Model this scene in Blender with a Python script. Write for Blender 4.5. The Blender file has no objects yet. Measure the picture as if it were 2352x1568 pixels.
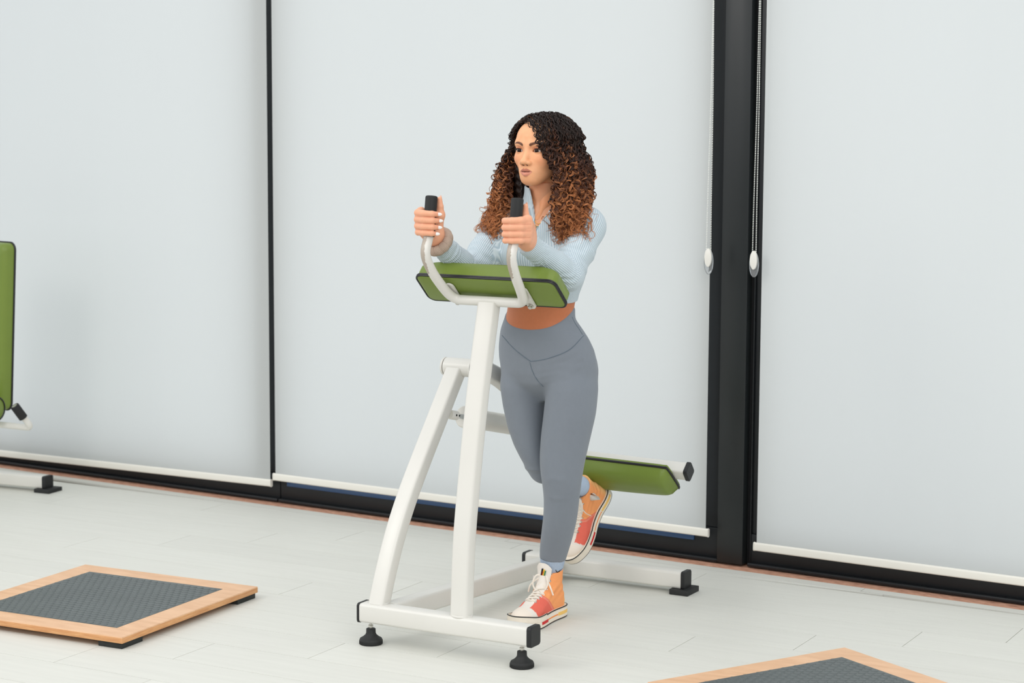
import bpy, bmesh, math, random
import numpy as np
from mathutils import Vector, Matrix

random.seed(7)
RNG = np.random.default_rng(11)
SC = bpy.context.scene
COL = SC.collection
PI = math.pi

# ------------------------------------------------------------------ camera
FPX, PITCH, ROLL, YAW, CAMH = 4610.0, 0.1138, 0.0047, -0.5036, 1.55
CAMP = np.array([0.0, 0.0, CAMH])


def _basis():
    cp, sp = math.cos(PITCH), math.sin(PITCH)
    F = np.array([0, cp, -sp]); R = np.array([1.0, 0, 0]); U = np.array([0, sp, cp])
    c, s = math.cos(ROLL), math.sin(ROLL)
    R, U = c * R + s * U, -s * R + c * U
    a = np.array([math.cos(YAW), math.sin(YAW), 0]); b = np.array([-math.sin(YAW), math.cos(YAW), 0])
    M = np.array([a, b, [0, 0, 1.0]])
    return M @ R, M @ U, M @ F


CR, CU, CF = _basis()


def at(x, y, X=None, Y=None, Z=None):
    """a point of the photograph on the plane X, Y or Z = const"""
    d = (x - 1176) / FPX * CR - (y - 784) / FPX * CU + CF
    s = X / d[0] if X is not None else Y / d[1] if Y is not None else (Z - CAMH) / d[2]
    return CAMP + d * s


cam = bpy.data.cameras.new('camera')
camo = bpy.data.objects.new('camera', cam)
COL.objects.link(camo)
cam.sensor_width = 36.0
cam.lens = FPX / 2352 * 36.0
cam.clip_start = 0.05
cam.dof.use_dof = True
cam.dof.focus_distance = 5.95
cam.dof.aperture_fstop = 4.5
mw = Matrix.Identity(4)
for i in range(3):
    mw[i][0], mw[i][1], mw[i][2], mw[i][3] = CR[i], CU[i], -CF[i], CAMP[i]
camo.matrix_world = mw
SC.camera = camo

# ------------------------------------------------------------------ world, lights, exposure
wd = bpy.data.worlds.new('room_daylight')
SC.world = wd
wd.use_nodes = True
bg = wd.node_tree.nodes['Background']
bg.inputs['Color'].default_value = (0.955, 0.975, 1.0, 1)
bg.inputs['Strength'].default_value = 1.06


def area(name, loc, target, sx, sy, power, color):
    l = bpy.data.lights.new(name, 'AREA')
    l.shape = 'RECTANGLE'; l.size = sx; l.size_y = sy; l.energy = power; l.color = color
    o = bpy.data.objects.new(name, l); COL.objects.link(o)
    o.location = loc
    o.rotation_euler = (Vector(target) - Vector(loc)).to_track_quat('-Z', 'Y').to_euler()
    return o


area('unseen_light_panel', (-3.2, 3.9, 3.4), (-3.2, 4.2, 0), 3.2, 1.6, 12, (1.0, 0.985, 0.95))
area('unseen_light_panel', (0.3, 2.2, 3.2), (-2.2, 5.0, 0.4), 2.4, 1.6, 50, (1.0, 0.97, 0.93))  # added front fill for the right of the floor, an unseen lamp
area('unseen_light_panel', (-5.2, 2.2, 3.0), (-2.8, 5.2, 1.0), 1.4, 1.2, 34, (1.0, 0.97, 0.93))  # key light on the face from camera left, an unseen added lamp
SC.view_settings.view_transform = 'Standard'
SC.view_settings.look = 'None'
SC.view_settings.gamma = 1.0
SC.view_settings.use_curve_mapping = False
SC.view_settings.exposure = 0.0


# ------------------------------------------------------------------ materials
def lin(c):
    return tuple(((v / 255) / 12.92 if v / 255 <= 0.04045 else ((v / 255 + 0.055) / 1.055) ** 2.4) for v in c)


MATS = {}


def mat(name, rgb=(200, 200, 200), rough=0.5, metal=0.0, vary=0.0, scale=20.0, stretch=None, bump=0.0, bscale=200.0,
        col2=None, attr=None, spec=0.5, sss=0.0, trans=0.0, coat=0.0, rand=0.0, sheen=0.0, ior=1.45):
    if name in MATS:
        return MATS[name]
    m = bpy.data.materials.new(name); m.use_nodes = True
    nt = m.node_tree; N = nt.nodes; L = nt.links
    p = N['Principled BSDF']
    c = lin(rgb)
    p.inputs['Base Color'].default_value = (*c, 1)
    p.inputs['Roughness'].default_value = rough
    p.inputs['Metallic'].default_value = metal
    p.inputs['Specular IOR Level'].default_value = spec
    p.inputs['IOR'].default_value = ior
    if coat: p.inputs['Coat Weight'].default_value = coat; p.inputs['Coat Roughness'].default_value = 0.15
    if sheen: p.inputs['Sheen Weight'].default_value = sheen
    if trans: p.inputs['Transmission Weight'].default_value = trans
    if sss:
        p.inputs['Subsurface Weight'].default_value = sss
        p.inputs['Subsurface Radius'].default_value = (0.012, 0.005, 0.003)
        p.inputs['Subsurface Scale'].default_value = 1.0
    tc = N.new('ShaderNodeTexCoord')
    mp = N.new('ShaderNodeMapping')
    L.new(tc.outputs['Object'], mp.inputs['Vector'])
    if stretch: mp.inputs['Scale'].default_value = stretch
    src = None
    if attr:
        a = N.new('ShaderNodeAttribute'); a.attribute_name = attr
        src = a.outputs['Color']
    if vary or col2:
        nz = N.new('ShaderNodeTexNoise'); nz.inputs['Scale'].default_value = scale
        nz.inputs['Detail'].default_value = 5; nz.inputs['Roughness'].default_value = 0.6
        L.new(mp.outputs['Vector'], nz.inputs['Vector'])
        rmp = N.new('ShaderNodeValToRGB')
        rmp.color_ramp.elements[0].position = 0.32; rmp.color_ramp.elements[1].position = 0.68
        if col2:
            rmp.color_ramp.elements[0].color = (*lin(col2), 1)
            rmp.color_ramp.elements[1].color = (*c, 1)
            L.new(nz.outputs['Fac'], rmp.inputs['Fac']); base = rmp.outputs['Color']
            if src is None: src = base
        else:
            mx = N.new('ShaderNodeMix'); mx.data_type = 'RGBA'; mx.blend_type = 'MULTIPLY'
            mx.inputs['Factor'].default_value = 1.0
            rmp.color_ramp.elements[0].color = (1 - vary,) * 3 + (1,)
            rmp.color_ramp.elements[1].color = (1, 1, 1, 1)
            L.new(nz.outputs['Fac'], rmp.inputs['Fac'])
            if src is not None: L.new(src, mx.inputs['A'])
            else: mx.inputs['A'].default_value = (*c, 1)
            L.new(rmp.outputs['Color'], mx.inputs['B']); src = mx.outputs['Result']
    if rand:
        oi = N.new('ShaderNodeObjectInfo')
        mr = N.new('ShaderNodeMapRange'); mr.inputs['To Min'].default_value = 1 - rand; mr.inputs['To Max'].default_value = 1.0
        L.new(oi.outputs['Random'], mr.inputs['Value'])
        mx2 = N.new('ShaderNodeMix'); mx2.data_type = 'RGBA'; mx2.blend_type = 'MULTIPLY'; mx2.inputs['Factor'].default_value = 1
        if src is not None: L.new(src, mx2.inputs['A'])
        else: mx2.inputs['A'].default_value = (*c, 1)
        L.new(mr.outputs['Result'], mx2.inputs['B']); src = mx2.outputs['Result']
    if src is not None: L.new(src, p.inputs['Base Color'])
    if bump:
        nb = N.new('ShaderNodeTexNoise'); nb.inputs['Scale'].default_value = bscale; nb.inputs['Detail'].default_value = 3
        L.new(mp.outputs['Vector'], nb.inputs['Vector'])
        b = N.new('ShaderNodeBump'); b.inputs['Strength'].default_value = bump; b.inputs['Distance'].default_value = 0.002
        L.new(nb.outputs['Fac'], b.inputs['Height']); L.new(b.outputs['Normal'], p.inputs['Normal'])
    MATS[name] = m
    return m


# ------------------------------------------------------------------ mesh builder
class MB:
    def __init__(s): s.v = []; s.f = []

    def add(s, vs, fs):
        o = len(s.v); s.v += [tuple(map(float, v)) for v in vs]; s.f += [tuple(i + o for i in f) for f in fs]; return s

    def bm(s, bm, M=None):
        bm.verts.index_update()
        vs = [(M @ v.co if M else v.co)[:] for v in bm.verts]
        fs = [[v.index for v in f.verts] for f in bm.faces]; bm.free()
        return s.add(vs, fs)

    def box(s, c, size, rot=None, bev=0.0, seg=2):
        bm = bmesh.new(); bmesh.ops.create_cube(bm, size=1)
        bmesh.ops.scale(bm, vec=size, verts=bm.verts)
        if bev: bmesh.ops.bevel(bm, geom=bm.edges[:], offset=bev, segments=seg, profile=0.5, affect='EDGES')
        M = Matrix.Translation(c)
        if rot is not None: M = M @ (rot.to_4x4() if isinstance(rot, Matrix) else Matrix.Rotation(rot, 4, 'Z'))
        return s.bm(bm, M)

    def sweep(s, path, prof, up=(0, 0, 1), closed=False, cap=True, scales=None):
        P = np.array(path, float); n = len(P); prof = np.array(prof, float); m = len(prof)
        up = np.array(up, float); vs = []
        for i in range(n):
            if closed: t = P[(i + 1) % n] - P[i - 1]
            else: t = P[min(i + 1, n - 1)] - P[max(i - 1, 0)]
            t /= np.linalg.norm(t) + 1e-12
            u = up - t * (up @ t); u /= np.linalg.norm(u) + 1e-12
            r = np.cross(t, u)
            k = 1.0 if scales is None else scales[i]
            for a, b in prof: vs.append(P[i] + k * (a * r + b * u))
        fs = []
        for i in range(n if closed else n - 1):
            j = (i + 1) % n
            for q in range(m):
                w = (q + 1) % m
                fs.append((i * m + q, i * m + w, j * m + w, j * m + q))
        if cap and not closed:
            fs.append(tuple(range(m - 1, -1, -1))); fs.append(tuple((n - 1) * m + q for q in range(m)))
        return s.add(vs, fs)

    def tube(s, path, r, seg=16, closed=False, cap=True, scales=None):
        # rotation minimising frames
        P = np.array(path, float); n = len(P)
        T = [(P[(i + 1) % n] - P[i - 1]) if closed else (P[min(i + 1, n - 1)] - P[max(i - 1, 0)]) for i in range(n)]
        T = [t / (np.linalg.norm(t) + 1e-12) for t in T]
        ref = np.array([0, 0, 1.0]) if abs(T[0][2]) < 0.9 else np.array([1.0, 0, 0])
        u = ref - T[0] * (ref @ T[0]); u /= np.linalg.norm(u); vs = []
        for i in range(n):
            u = u - T[i] * (u @ T[i]); u /= np.linalg.norm(u); w = np.cross(T[i], u)
            k = r * (1.0 if scales is None else scales[i])
            for q in range(seg):
                a = 2 * PI * q / seg; vs.append(P[i] + k * (math.cos(a) * u + math.sin(a) * w))
        fs = []
        for i in range(n if closed else n - 1):
            j = (i + 1) % n
            for q in range(seg):
                w = (q + 1) % seg; fs.append((i * seg + q, i * seg + w, j * seg + w, j * seg + q))
        if cap and not closed:
            fs.append(tuple(range(seg - 1, -1, -1))); fs.append(tuple((n - 1) * seg + q for q in range(seg)))
        return s.add(vs, fs)

    def lathe(s, prof, c=(0, 0, 0), axis=(0, 0, 1), seg=28):
        """prof: (radius, height) from bottom to top"""
        q = Vector((0, 0, 1)).rotation_difference(Vector(axis)); vs = []; fs = []
        for r, h in prof:
            for k in range(seg):
                a = 2 * PI * k / seg
                p = q @ Vector((r * math.cos(a), r * math.sin(a), h)); vs.append((p.x + c[0], p.y + c[1], p.z + c[2]))
        for i in range(len(prof) - 1):
            for k in range(seg):
                j = (k + 1) % seg; fs.append((i * seg + k, i * seg + j, (i + 1) * seg + j, (i + 1) * seg + k))
        fs.append(tuple(range(seg - 1, -1, -1))); fs.append(tuple((len(prof) - 1) * seg + k for k in range(seg)))
        return s.add(vs, fs)

    def prism(s, poly, z0, z1, M=None, bev=0.0):
        bm = bmesh.new(); n = len(poly)
        a = [bm.verts.new((x, y, z0)) for x, y in poly]; b = [bm.verts.new((x, y, z1)) for x, y in poly]
        bm.faces.new(a[::-1]); bm.faces.new(b)
        for i in range(n): bm.faces.new((a[i], a[(i + 1) % n], b[(i + 1) % n], b[i]))
        if bev: bmesh.ops.bevel(bm, geom=[e for e in bm.edges], offset=bev, segments=2, profile=0.5, affect='EDGES')
        return s.bm(bm, M)


def rprof(w, h, r, n=3):
    """rounded rectangle profile"""
    out = []
    for cx, cy, a0 in ((w / 2 - r, h / 2 - r, 0), (-w / 2 + r, h / 2 - r, 90), (-w / 2 + r, -h / 2 + r, 180), (w / 2 - r, -h / 2 + r, 270)):
        for k in range(n + 1):
            a = math.radians(a0 + 90 * k / n); out.append((cx + r * math.cos(a), cy + r * math.sin(a)))
    return out


def smoothpath(pts, n=8):
    P = np.array(pts, float); out = []
    Q = np.vstack([2 * P[0] - P[1], P, 2 * P[-1] - P[-2]])
    for i in range(1, len(Q) - 2):
        for k in range(n):
            t = k / n
            out.append(0.5 * (2 * Q[i] + (Q[i + 1] - Q[i - 1]) * t + (2 * Q[i - 1] - 5 * Q[i] + 4 * Q[i + 1] - Q[i + 2]) * t * t + (3 * Q[i] - Q[i - 1] - 3 * Q[i + 1] + Q[i + 2]) * t ** 3))
    out.append(P[-1]); return np.array(out)


def fillet(pts, r, n=6):
    """polyline with rounded corners"""
    P = [np.array(p, float) for p in pts]; out = [P[0]]
    for i in range(1, len(P) - 1):
        a, b, c = P[i - 1], P[i], P[i + 1]
        u = (a - b) / np.linalg.norm(a - b); w = (c - b) / np.linalg.norm(c - b)
        rr = r[i - 1] if isinstance(r, (list, tuple)) else r
        s, e = b + u * rr, b + w * rr
        for k in range(n + 1):
            t = k / n; out.append((1 - t) ** 2 * s + 2 * t * (1 - t) * b + t * t * e)
    out.append(P[-1]); return np.array(out)


WORLD = {}


def thing(name, label, cat, loc, group=None):
    o = bpy.data.objects.new(name, None); COL.objects.link(o); o.location = loc; o.empty_display_size = 0.1
    o['label'] = label; o['category'] = cat
    if group: o['group'] = group
    WORLD[o.name] = np.array(loc, float)
    return o


def link(name, me, m, parent=None, label=None, smooth=True, kind=None):
    o = bpy.data.objects.new(name, me); COL.objects.link(o)
    if m is not None:
        for q in (m if isinstance(m, (list, tuple)) else [m]): me.materials.append(q)
    off = np.zeros(3)
    if parent is not None:
        o.parent = parent; off = WORLD[parent.name]
    WORLD[o.name] = off
    if label: o['label'] = label
    if kind: o['kind'] = kind
    return o


def obj(name, mb, m, parent=None, label=None, smooth=35, kind=None):
    """one mesh object; coordinates in mb are world coordinates"""
    off = WORLD[parent.name] if parent is not None else np.zeros(3)
    me = bpy.data.meshes.new(name)
    v = np.array(mb.v, float) - off
    me.from_pydata(v.tolist(), [], mb.f)
    bm = bmesh.new(); bm.from_mesh(me); bmesh.ops.recalc_face_normals(bm, faces=bm.faces)
    if smooth:
        lim = math.radians(smooth)
        for f in bm.faces: f.smooth = True
        for e in bm.edges:
            if len(e.link_faces) == 2 and e.calc_face_angle(0) > lim: e.smooth = False
    bm.to_mesh(me); bm.free(); me.update()
    return link(name, me, m, parent, label, kind=kind)


def npobj(name, V, F, m, parent=None, color=None, attrs=None, label=None, kind=None, smooth=True):
    off = WORLD[parent.name] if parent is not None else np.zeros(3)
    me = bpy.data.meshes.new(name)
    V = np.asarray(V, float) - off; F = np.asarray(F, np.int32); nf, k = F.shape
    me.vertices.add(len(V)); me.vertices.foreach_set('co', V.astype(np.float32).ravel())
    me.loops.add(nf * k); me.loops.foreach_set('vertex_index', F.ravel())
    me.polygons.add(nf); me.polygons.foreach_set('loop_start', np.arange(0, nf * k, k, dtype=np.int32))
    me.polygons.foreach_set('loop_total', np.full(nf, k, np.int32))
    me.update(calc_edges=True)
    me.polygons.foreach_set('use_smooth', np.full(nf, smooth, bool))
    if color is not None:
        a = me.color_attributes.new('Col', 'FLOAT_COLOR', 'POINT')
        c = np.ones((len(V), 4), np.float32); c[:, :3] = color; a.data.foreach_set('color', c.ravel())
    for nm, arr in (attrs or {}).items():
        a = me.attributes.new(nm, 'FLOAT', 'POINT'); a.data.foreach_set('value', np.asarray(arr, np.float32))
    me.validate()
    return link(name, me, m, parent, label, kind=kind)


def setting(o):
    o['kind'] = 'structure'; return o


# ------------------------------------------------------------------ the room
TH = math.atan(0.063)
WE = Vector((math.cos(TH), -math.sin(TH), 0)); WN = Vector((math.sin(TH), math.cos(TH), 0))
WO = Vector((-2.6, 6.26, 0))
RW = Matrix.Rotation(-TH, 3, 'Z')


def wp(t, d, z):
    return tuple(WO + WE * t + WN * d + Vector((0, 0, z)))


def wbox(mb, t0, t1, d0, d1, z0, z1, bev=0.0):
    c = wp((t0 + t1) / 2, (d0 + d1) / 2, (z0 + z1) / 2)
    return mb.box(c, (t1 - t0, d1 - d0, z1 - z0), RW, bev)


m_floor = mat('white_laminate', (220, 220, 212), 0.5, vary=0.05, scale=3.0, stretch=(1.2, 16, 1), rand=0.035, bump=0.03, bscale=60, spec=0.3)
m_sub = mat('dark_floor_base', (112, 104, 92), 0.9)  # darker base colour, visible in the joints between the boards
m_frame = mat('anthracite_aluminium', (25, 28, 31), 0.42, vary=0.12, scale=9, spec=0.5)
m_frame2 = mat('anthracite_pillar', (30, 34, 35), 0.38, vary=0.10, scale=4, spec=0.55)
m_seal = mat('black_rubber_seal', (14, 15, 18), 0.6)
m_wood_strip = mat('raw_subfloor_wood', (222, 172, 144), 0.85, col2=(172, 122, 98), scale=30, stretch=(1, 3, 1), bump=0.4, bscale=80)
m_blind = mat('blind_fabric', (226, 229, 226), 0.9, vary=0.025, scale=1.2, stretch=(1.5, 1.5, 0.15), bump=0.04, bscale=900, spec=0.2)
m_bar = mat('ivory_blind_rail', (235, 232, 222), 0.45)
m_blue = mat('blue_glass_reflection', (36, 76, 122), 0.25, spec=0.8)
m_glass = bpy.data.materials.new('window_glass'); m_glass.use_nodes = True
_n = m_glass.node_tree.nodes; _l = m_glass.node_tree.links; _n.remove(_n['Principled BSDF'])
_t = _n.new('ShaderNodeBsdfTransparent'); _t.inputs['Color'].default_value = (0.96, 0.975, 0.985, 1)
_g = _n.new('ShaderNodeBsdfGlossy'); _g.inputs['Roughness'].default_value = 0.02
_x = _n.new('ShaderNodeMixShader'); _x.inputs[0].default_value = 0.05
_l.new(_t.outputs[0], _x.inputs[1]); _l.new(_g.outputs[0], _x.inputs[2]); _l.new(_x.outputs[0], _n['Material Output'].inputs[0])
# the fabric lets some of the daylight through
_n = m_blind.node_tree.nodes; _l = m_blind.node_tree.links
_t = _n.new('ShaderNodeBsdfTranslucent'); _t.inputs['Color'].default_value = (*lin((224, 228, 229)), 1); _x = _n.new('ShaderNodeMixShader'); _x.inputs[0].default_value = 0.45
_l.new(_n['Principled BSDF'].outputs[0], _x.inputs[1]); _l.new(_t.outputs[0], _x.inputs[2]); _l.new(_x.outputs[0], _n['Material Output'].inputs[0])

# floor: a base slab and every board that the photograph shows
mb = MB(); mb.box((-3, 2, -0.035), (14, 9.2, 0.05))
floor = setting(obj('floor', mb, m_sub, smooth=None))
W0, BL = 0.1945, 1.38
offs = {-6: -4.4, -5: -3.1, -4: -3.6, -3: -4.3, -2: -3.0, -1: -3.45, 0: -3.80, 1: -3.53, 2: -3.20, 3: -2.888, 4: -2.655, 5: -2.338, 6: -2.03, 7: -1.766, 8: -2.893, 9: -4.018, 10: -3.4}
G = 0.0009


def plank(x0, x1, y0, y1, poly=None):
    z0, z1, e = -0.009, 0.0, 0.0003
    if poly is None: poly = [(x0, y0), (x1, y0), (x1, y1), (x0, y1)]
    cx = sum(p[0] for p in poly) / len(poly); cy = sum(p[1] for p in poly) / len(poly)

    def ins(p, k):
        dx, dy = p[0] - cx, p[1] - cy
        return (p[0] - math.copysign(k, dx), p[1] - math.copysign(k, dy))
    n = len(poly); vs = [(*p, z0) for p in poly] + [(*p, z1 - e) for p in poly] + [(*ins(p, e), z1) for p in poly]
    fs = [tuple(range(2 * n, 3 * n))]
    for r in (0, 1):
        for i in range(n):
            j = (i + 1) % n; fs.append((r * n + i, r * n + j, (r + 1) * n + j, (r + 1) * n + i))
    mb = MB().add(vs, fs)
    return obj('plank', mb, m_floor, floor, smooth=None)


def edge_y(x, d=0.0):       # y of the facade-parallel line at distance d from the floor's edge
    return 6.26 - 0.063 * (x + 2.6) + d


for r, x0 in offs.items():
    y0 = 4.22 + r * W0; y1 = y0 + W0
    k0 = math.floor((-9.0 - x0) / BL)
    for k in range(k0, k0 + 9):
        a, b = x0 + k * BL, x0 + (k + 1) * BL
        if b < -8.6 or a > 1.2 or (r < 0 and a > 0.6): continue
        if r >= 9:
            ya, yb = edge_y(a, -0.052), edge_y(b, -0.052)
            ta, tb = min(y1, ya), min(y1, yb)
            if max(ta, tb) < y0 + 0.01: continue
            poly = [(a + G, y0 + G), (b - G, y0 + G)]
            if tb < y0 + 0.005:
                xb = -2.6 - (y0 + 0.052 - 6.26) / 0.063; poly = [(a + G, y0 + G), (xb, y0 + G), (a + G, ta - G)]
            else: poly += [(b - G, tb - G), (a + G, ta - G)]
            plank(0, 0, 0, 0, poly)
        else: plank(a + G, b - G, y0 + G, y1 - G)
for k in range(-5, 3):      # narrow cut boards along the glass front
    a, b = -2.1 + k * BL, -2.1 + (k + 1) * BL
    plank(0, 0, 0, 0, [(a + G, edge_y(a, -0.050)), (b - G, edge_y(b, -0.050)), (b - G, edge_y(b, -0.001)), (a + G, edge_y(a, -0.001))])

# bare strip between the boards and the glass front
mb = MB(); wbox(mb, -7, 5, 0.002, 0.14, -0.03, -0.004)
setting(obj('trim_1', mb, m_wood_strip, smooth=None))

# window frames
ZT = 3.3
PITCHW = 1.975


def frame_unit(idx, t0, t1, rail_top, sr=0.045):
    fr = MB()
    wbox(fr, t0, t1, 0.085, 0.15, 0.004, rail_top, 0.002)
    wbox(fr, t0, t1, 0.066, 0.085, 0.0, 0.014, 0.004)
    wbox(fr, t0, t0 + 0.045, 0.09, 0.15, rail_top, ZT, 0.002)
    wbox(fr, t1 - sr, t1, 0.09, 0.15, rail_top, ZT, 0.002)
    wbox(fr, t0, t1, 0.09, 0.15, ZT - 0.06, ZT, 0.002)
    w = setting(obj('window_%d' % idx, fr, m_frame))
    g = MB(); wbox(g, t0 + 0.045, t1 - sr, 0.118, 0.124, rail_top, ZT - 0.06)
    obj('pane', g, m_glass, w, smooth=None)
    s = MB(); wbox(s, t0 + 0.035, t1 - 0.098, 0.079, 0.09, rail_top - 0.052, rail_top - 0.034, 0.001)
    if idx == 2: obj('glass_reflection_strip', s, m_blue, w, label='blue reflection in the glass, built as a strip')  # blue reflection in the glass, painted as a solid strip
    return w


frame_unit(1, -2.036 - 2.66, -2.030, 0.112, 0.095)
frame_unit(2, -2.026, -0.0765, 0.118, 0.07)
frame_unit(3, 0.038, 3.45, 0.112, 0.045)
mb = MB(); wbox(mb, -0.076, 0.022, 0.062, 0.22, 0.004, ZT, 0.003)
p = setting(obj('trim_2', mb, m_frame2))
mb = MB(); wbox(mb, 0.022, 0.038, 0.10, 0.2, 0.0, ZT)
setting(obj('trim_3', mb, m_seal, smooth=None))
mb = MB(); wbox(mb, 0.0385, 0.044, 0.082, 0.0895, 0.016, ZT, 0.002)
setting(obj('trim_4', mb, m_frame))


# ------------------------------------------------------------------ roller blinds
def blind(label, t0, t1, zb, tilt=0.0, bt0=0.0, bt1=0.0):
    r = thing('roller_blind', label, 'blind', wp((t0 + t1) / 2, 0.03, zb), group=None)
    n = 24; m = 30; V = []; F = []
    for i in range(n + 1):
        for j in range(m + 1):
            t = t0 + (t1 - t0) * i / n; z = zb + 0.02 + (ZT - 0.1 - zb - 0.02) * j / m
            if j == 0: z += tilt * (t1 - t)
            V.append(wp(t, 0.036 + 0.0012 * math.sin(7 * (t - t0)) * (1 - j / m), z))
    for i in range(n):
        for j in range(m): F.append((i * (m + 1) + j, (i + 1) * (m + 1) + j, (i + 1) * (m + 1) + j + 1, i * (m + 1) + j + 1))
    o = obj('blind_fabric', MB().add(V, F), m_blind, r)
    a = wp(t0 - bt0, 0.034, zb + 0.0145 + tilt * (t1 - t0)); b = wp(t1 + bt1, 0.034, zb + 0.0145)
    bar = MB(); bar.sweep([a, b], rprof(0.013, 0.029, 0.006, 5))
    br = obj('bottom_bar', bar, m_bar, r)
    d = (np.array(b) - np.array(a)); d /= np.linalg.norm(d)
    for q, sg in ((a, -1), (b, 1)):
        q = np.array(q); cp_ = MB(); cp_.sweep([q + sg * d * 0.0003, q + sg * d * 0.004], rprof(0.0145, 0.031, 0.0065, 5))
        obj('end_cap', cp_, m_bar, br)
    tb = MB(); tb.tube([wp(t0 - 0.01, 0.055, ZT - 0.1), wp(t1 + 0.01, 0.055, ZT - 0.1)], 0.026, 20)
    obj('roller_tube', tb, m_bar, r)
    return r


blind('white roller blind at the left edge, behind the half-hidden machine', -2.036 - 2.60, -2.039, 0.067, tilt=-0.017, bt1=0.003)
blind('white roller blind in the middle, directly behind the woman', -2.013, -0.107, 0.094, bt0=0.004, bt1=0.009)
blind('white roller blind right of the dark pillar', 0.088, 3.40, 0.068, bt0=0.005)

m_chain = mat('white_plastic_bead', (236, 238, 232), 0.3)
m_clear = mat('clear_plastic', (235, 238, 240), 0.06, trans=0.85, ior=1.3)
m_weight = mat('ivory_plastic', (232, 230, 222), 0.4)


def chain(label, px_l, px_r, pw, d):
    """px_l, px_r: (t at top, t at weight) of the two strands"""
    tw, zw = pw
    r = thing('blind_chain', label, 'blind chain', wp(tw, d, zw - 0.04))
    ico = bmesh.new(); bmesh.ops.create_icosphere(ico, subdivisions=1, radius=0.0023)
    sv = np.array([v.co[:] for v in ico.verts]); sf = np.array([[v.index for v in f.verts] for f in ico.faces]); ico.free()
    V = []; F = []; n = 0
    for tt, tb_ in (px_l, px_r):
        z = zw + 0.034
        while z < ZT - 0.12:
            k = (z - zw - 0.034) / (1.92 - zw)
            t = tb_ + (tt - tb_) * min(1.3, k) + 0.0007 * math.sin(z * 9)
            V.append(sv + np.array(wp(t, d, z))); F.append(sf + n); n += len(sv); z += 0.0058
        c = MB(); c.tube([wp(tb_, d, zw + 0.028), wp(tb_ + (tt - tb_) * 1.3, d, ZT - 0.12)], 0.0006, 6)
    npobj('bead_chain', np.vstack(V), np.vstack(F), m_chain, r, kind='stuff')
    w = MB(); e = []
    for k in range(28):
        a = 2 * PI * k / 28; e.append((0.0125 * math.cos(a), 0.0315 * math.sin(a) ))
    M = Matrix.Translation(wp(tw, d - 0.002, zw + 0.010)) @ RW.to_4x4() @ Matrix.Rotation(PI / 2, 4, 'X')
    w.prism(e, -0.004, 0.006, M, 0.0015)
    wt = obj('chain_weight', w, m_weight, r)
    e2 = [(0.0165 * math.cos(2 * PI * k / 32), 0.0420 * math.sin(2 * PI * k / 32) - 0.0045) for k in range(32)]
    g = MB(); M2 = Matrix.Translation(wp(tw, d, zw)) @ RW.to_4x4() @ Matrix.Rotation(PI / 2, 4, 'X')
    g.prism(e2, -0.003, 0.003, M2, 0.0015)
    rim = MB(); rim.tube([tuple(M2 @ Vector((x, y, 0))) for x, y in e2], 0.0012, 8, closed=True)
    obj('clear_casing', g, m_clear, wt, label='clear plastic drop shape')
    obj('casing_rim', rim, m_clear, wt)
    return r


chain('white bead chain with drop weight left of the dark pillar, over the middle blind', (-0.0795, -0.092), (-0.0785, -0.0755), (-0.083, 1.055), -0.02)
chain('white bead chain with drop weight right of the dark pillar, beside the right blind', (0.0795, 0.070), (0.0835, 0.083), (0.0765, 1.052), 0.0)

# ------------------------------------------------------------------ standing leg curl machine
m_white = mat('white_powder_coat', (222, 220, 213), 0.32, vary=0.03, scale=6, bump=0.06, bscale=90, spec=0.5)
m_black = mat('black_plastic_cap', (30, 31, 32), 0.5, vary=0.15, scale=40, bump=0.1, bscale=300)
m_rubber = mat('black_rubber', (38, 39, 39), 0.62, vary=0.2, scale=60, bump=0.2, bscale=400)
m_grip = mat('black_foam_grip', (34, 35, 35), 0.6, bump=0.12, bscale=700, spec=0.4)
m_steel = mat('zinc_steel', (200, 198, 192), 0.25, metal=1.0)
m_chrome = mat('chrome', (190, 196, 200), 0.12, metal=1.0)
m_green = mat('green_vinyl', (116, 136, 56), 0.36, vary=0.07, scale=8, bump=0.10, bscale=500, spec=0.5)
m_piping = mat('black_piping', (28, 27, 32), 0.4)
XM = -2.826

mach = thing('leg_curl_machine', 'white standing leg curl machine with green pads, the woman leans on it', 'exercise machine', (-2.87, 5.35, 0))


def caps(parent, p, d, w, h, up, r=0.008, t=0.010, grow=1.0):
    p = np.array(p, float); d = np.array(d, float); d /= np.linalg.norm(d)
    c = MB(); c.sweep([p - d * 0.001, p + d * (t - 0.002), p + d * t], rprof(w * grow, h * grow, r), up, scales=[1, 1, 0.93])
    return obj('end_cap', c, m_black, parent)


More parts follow.
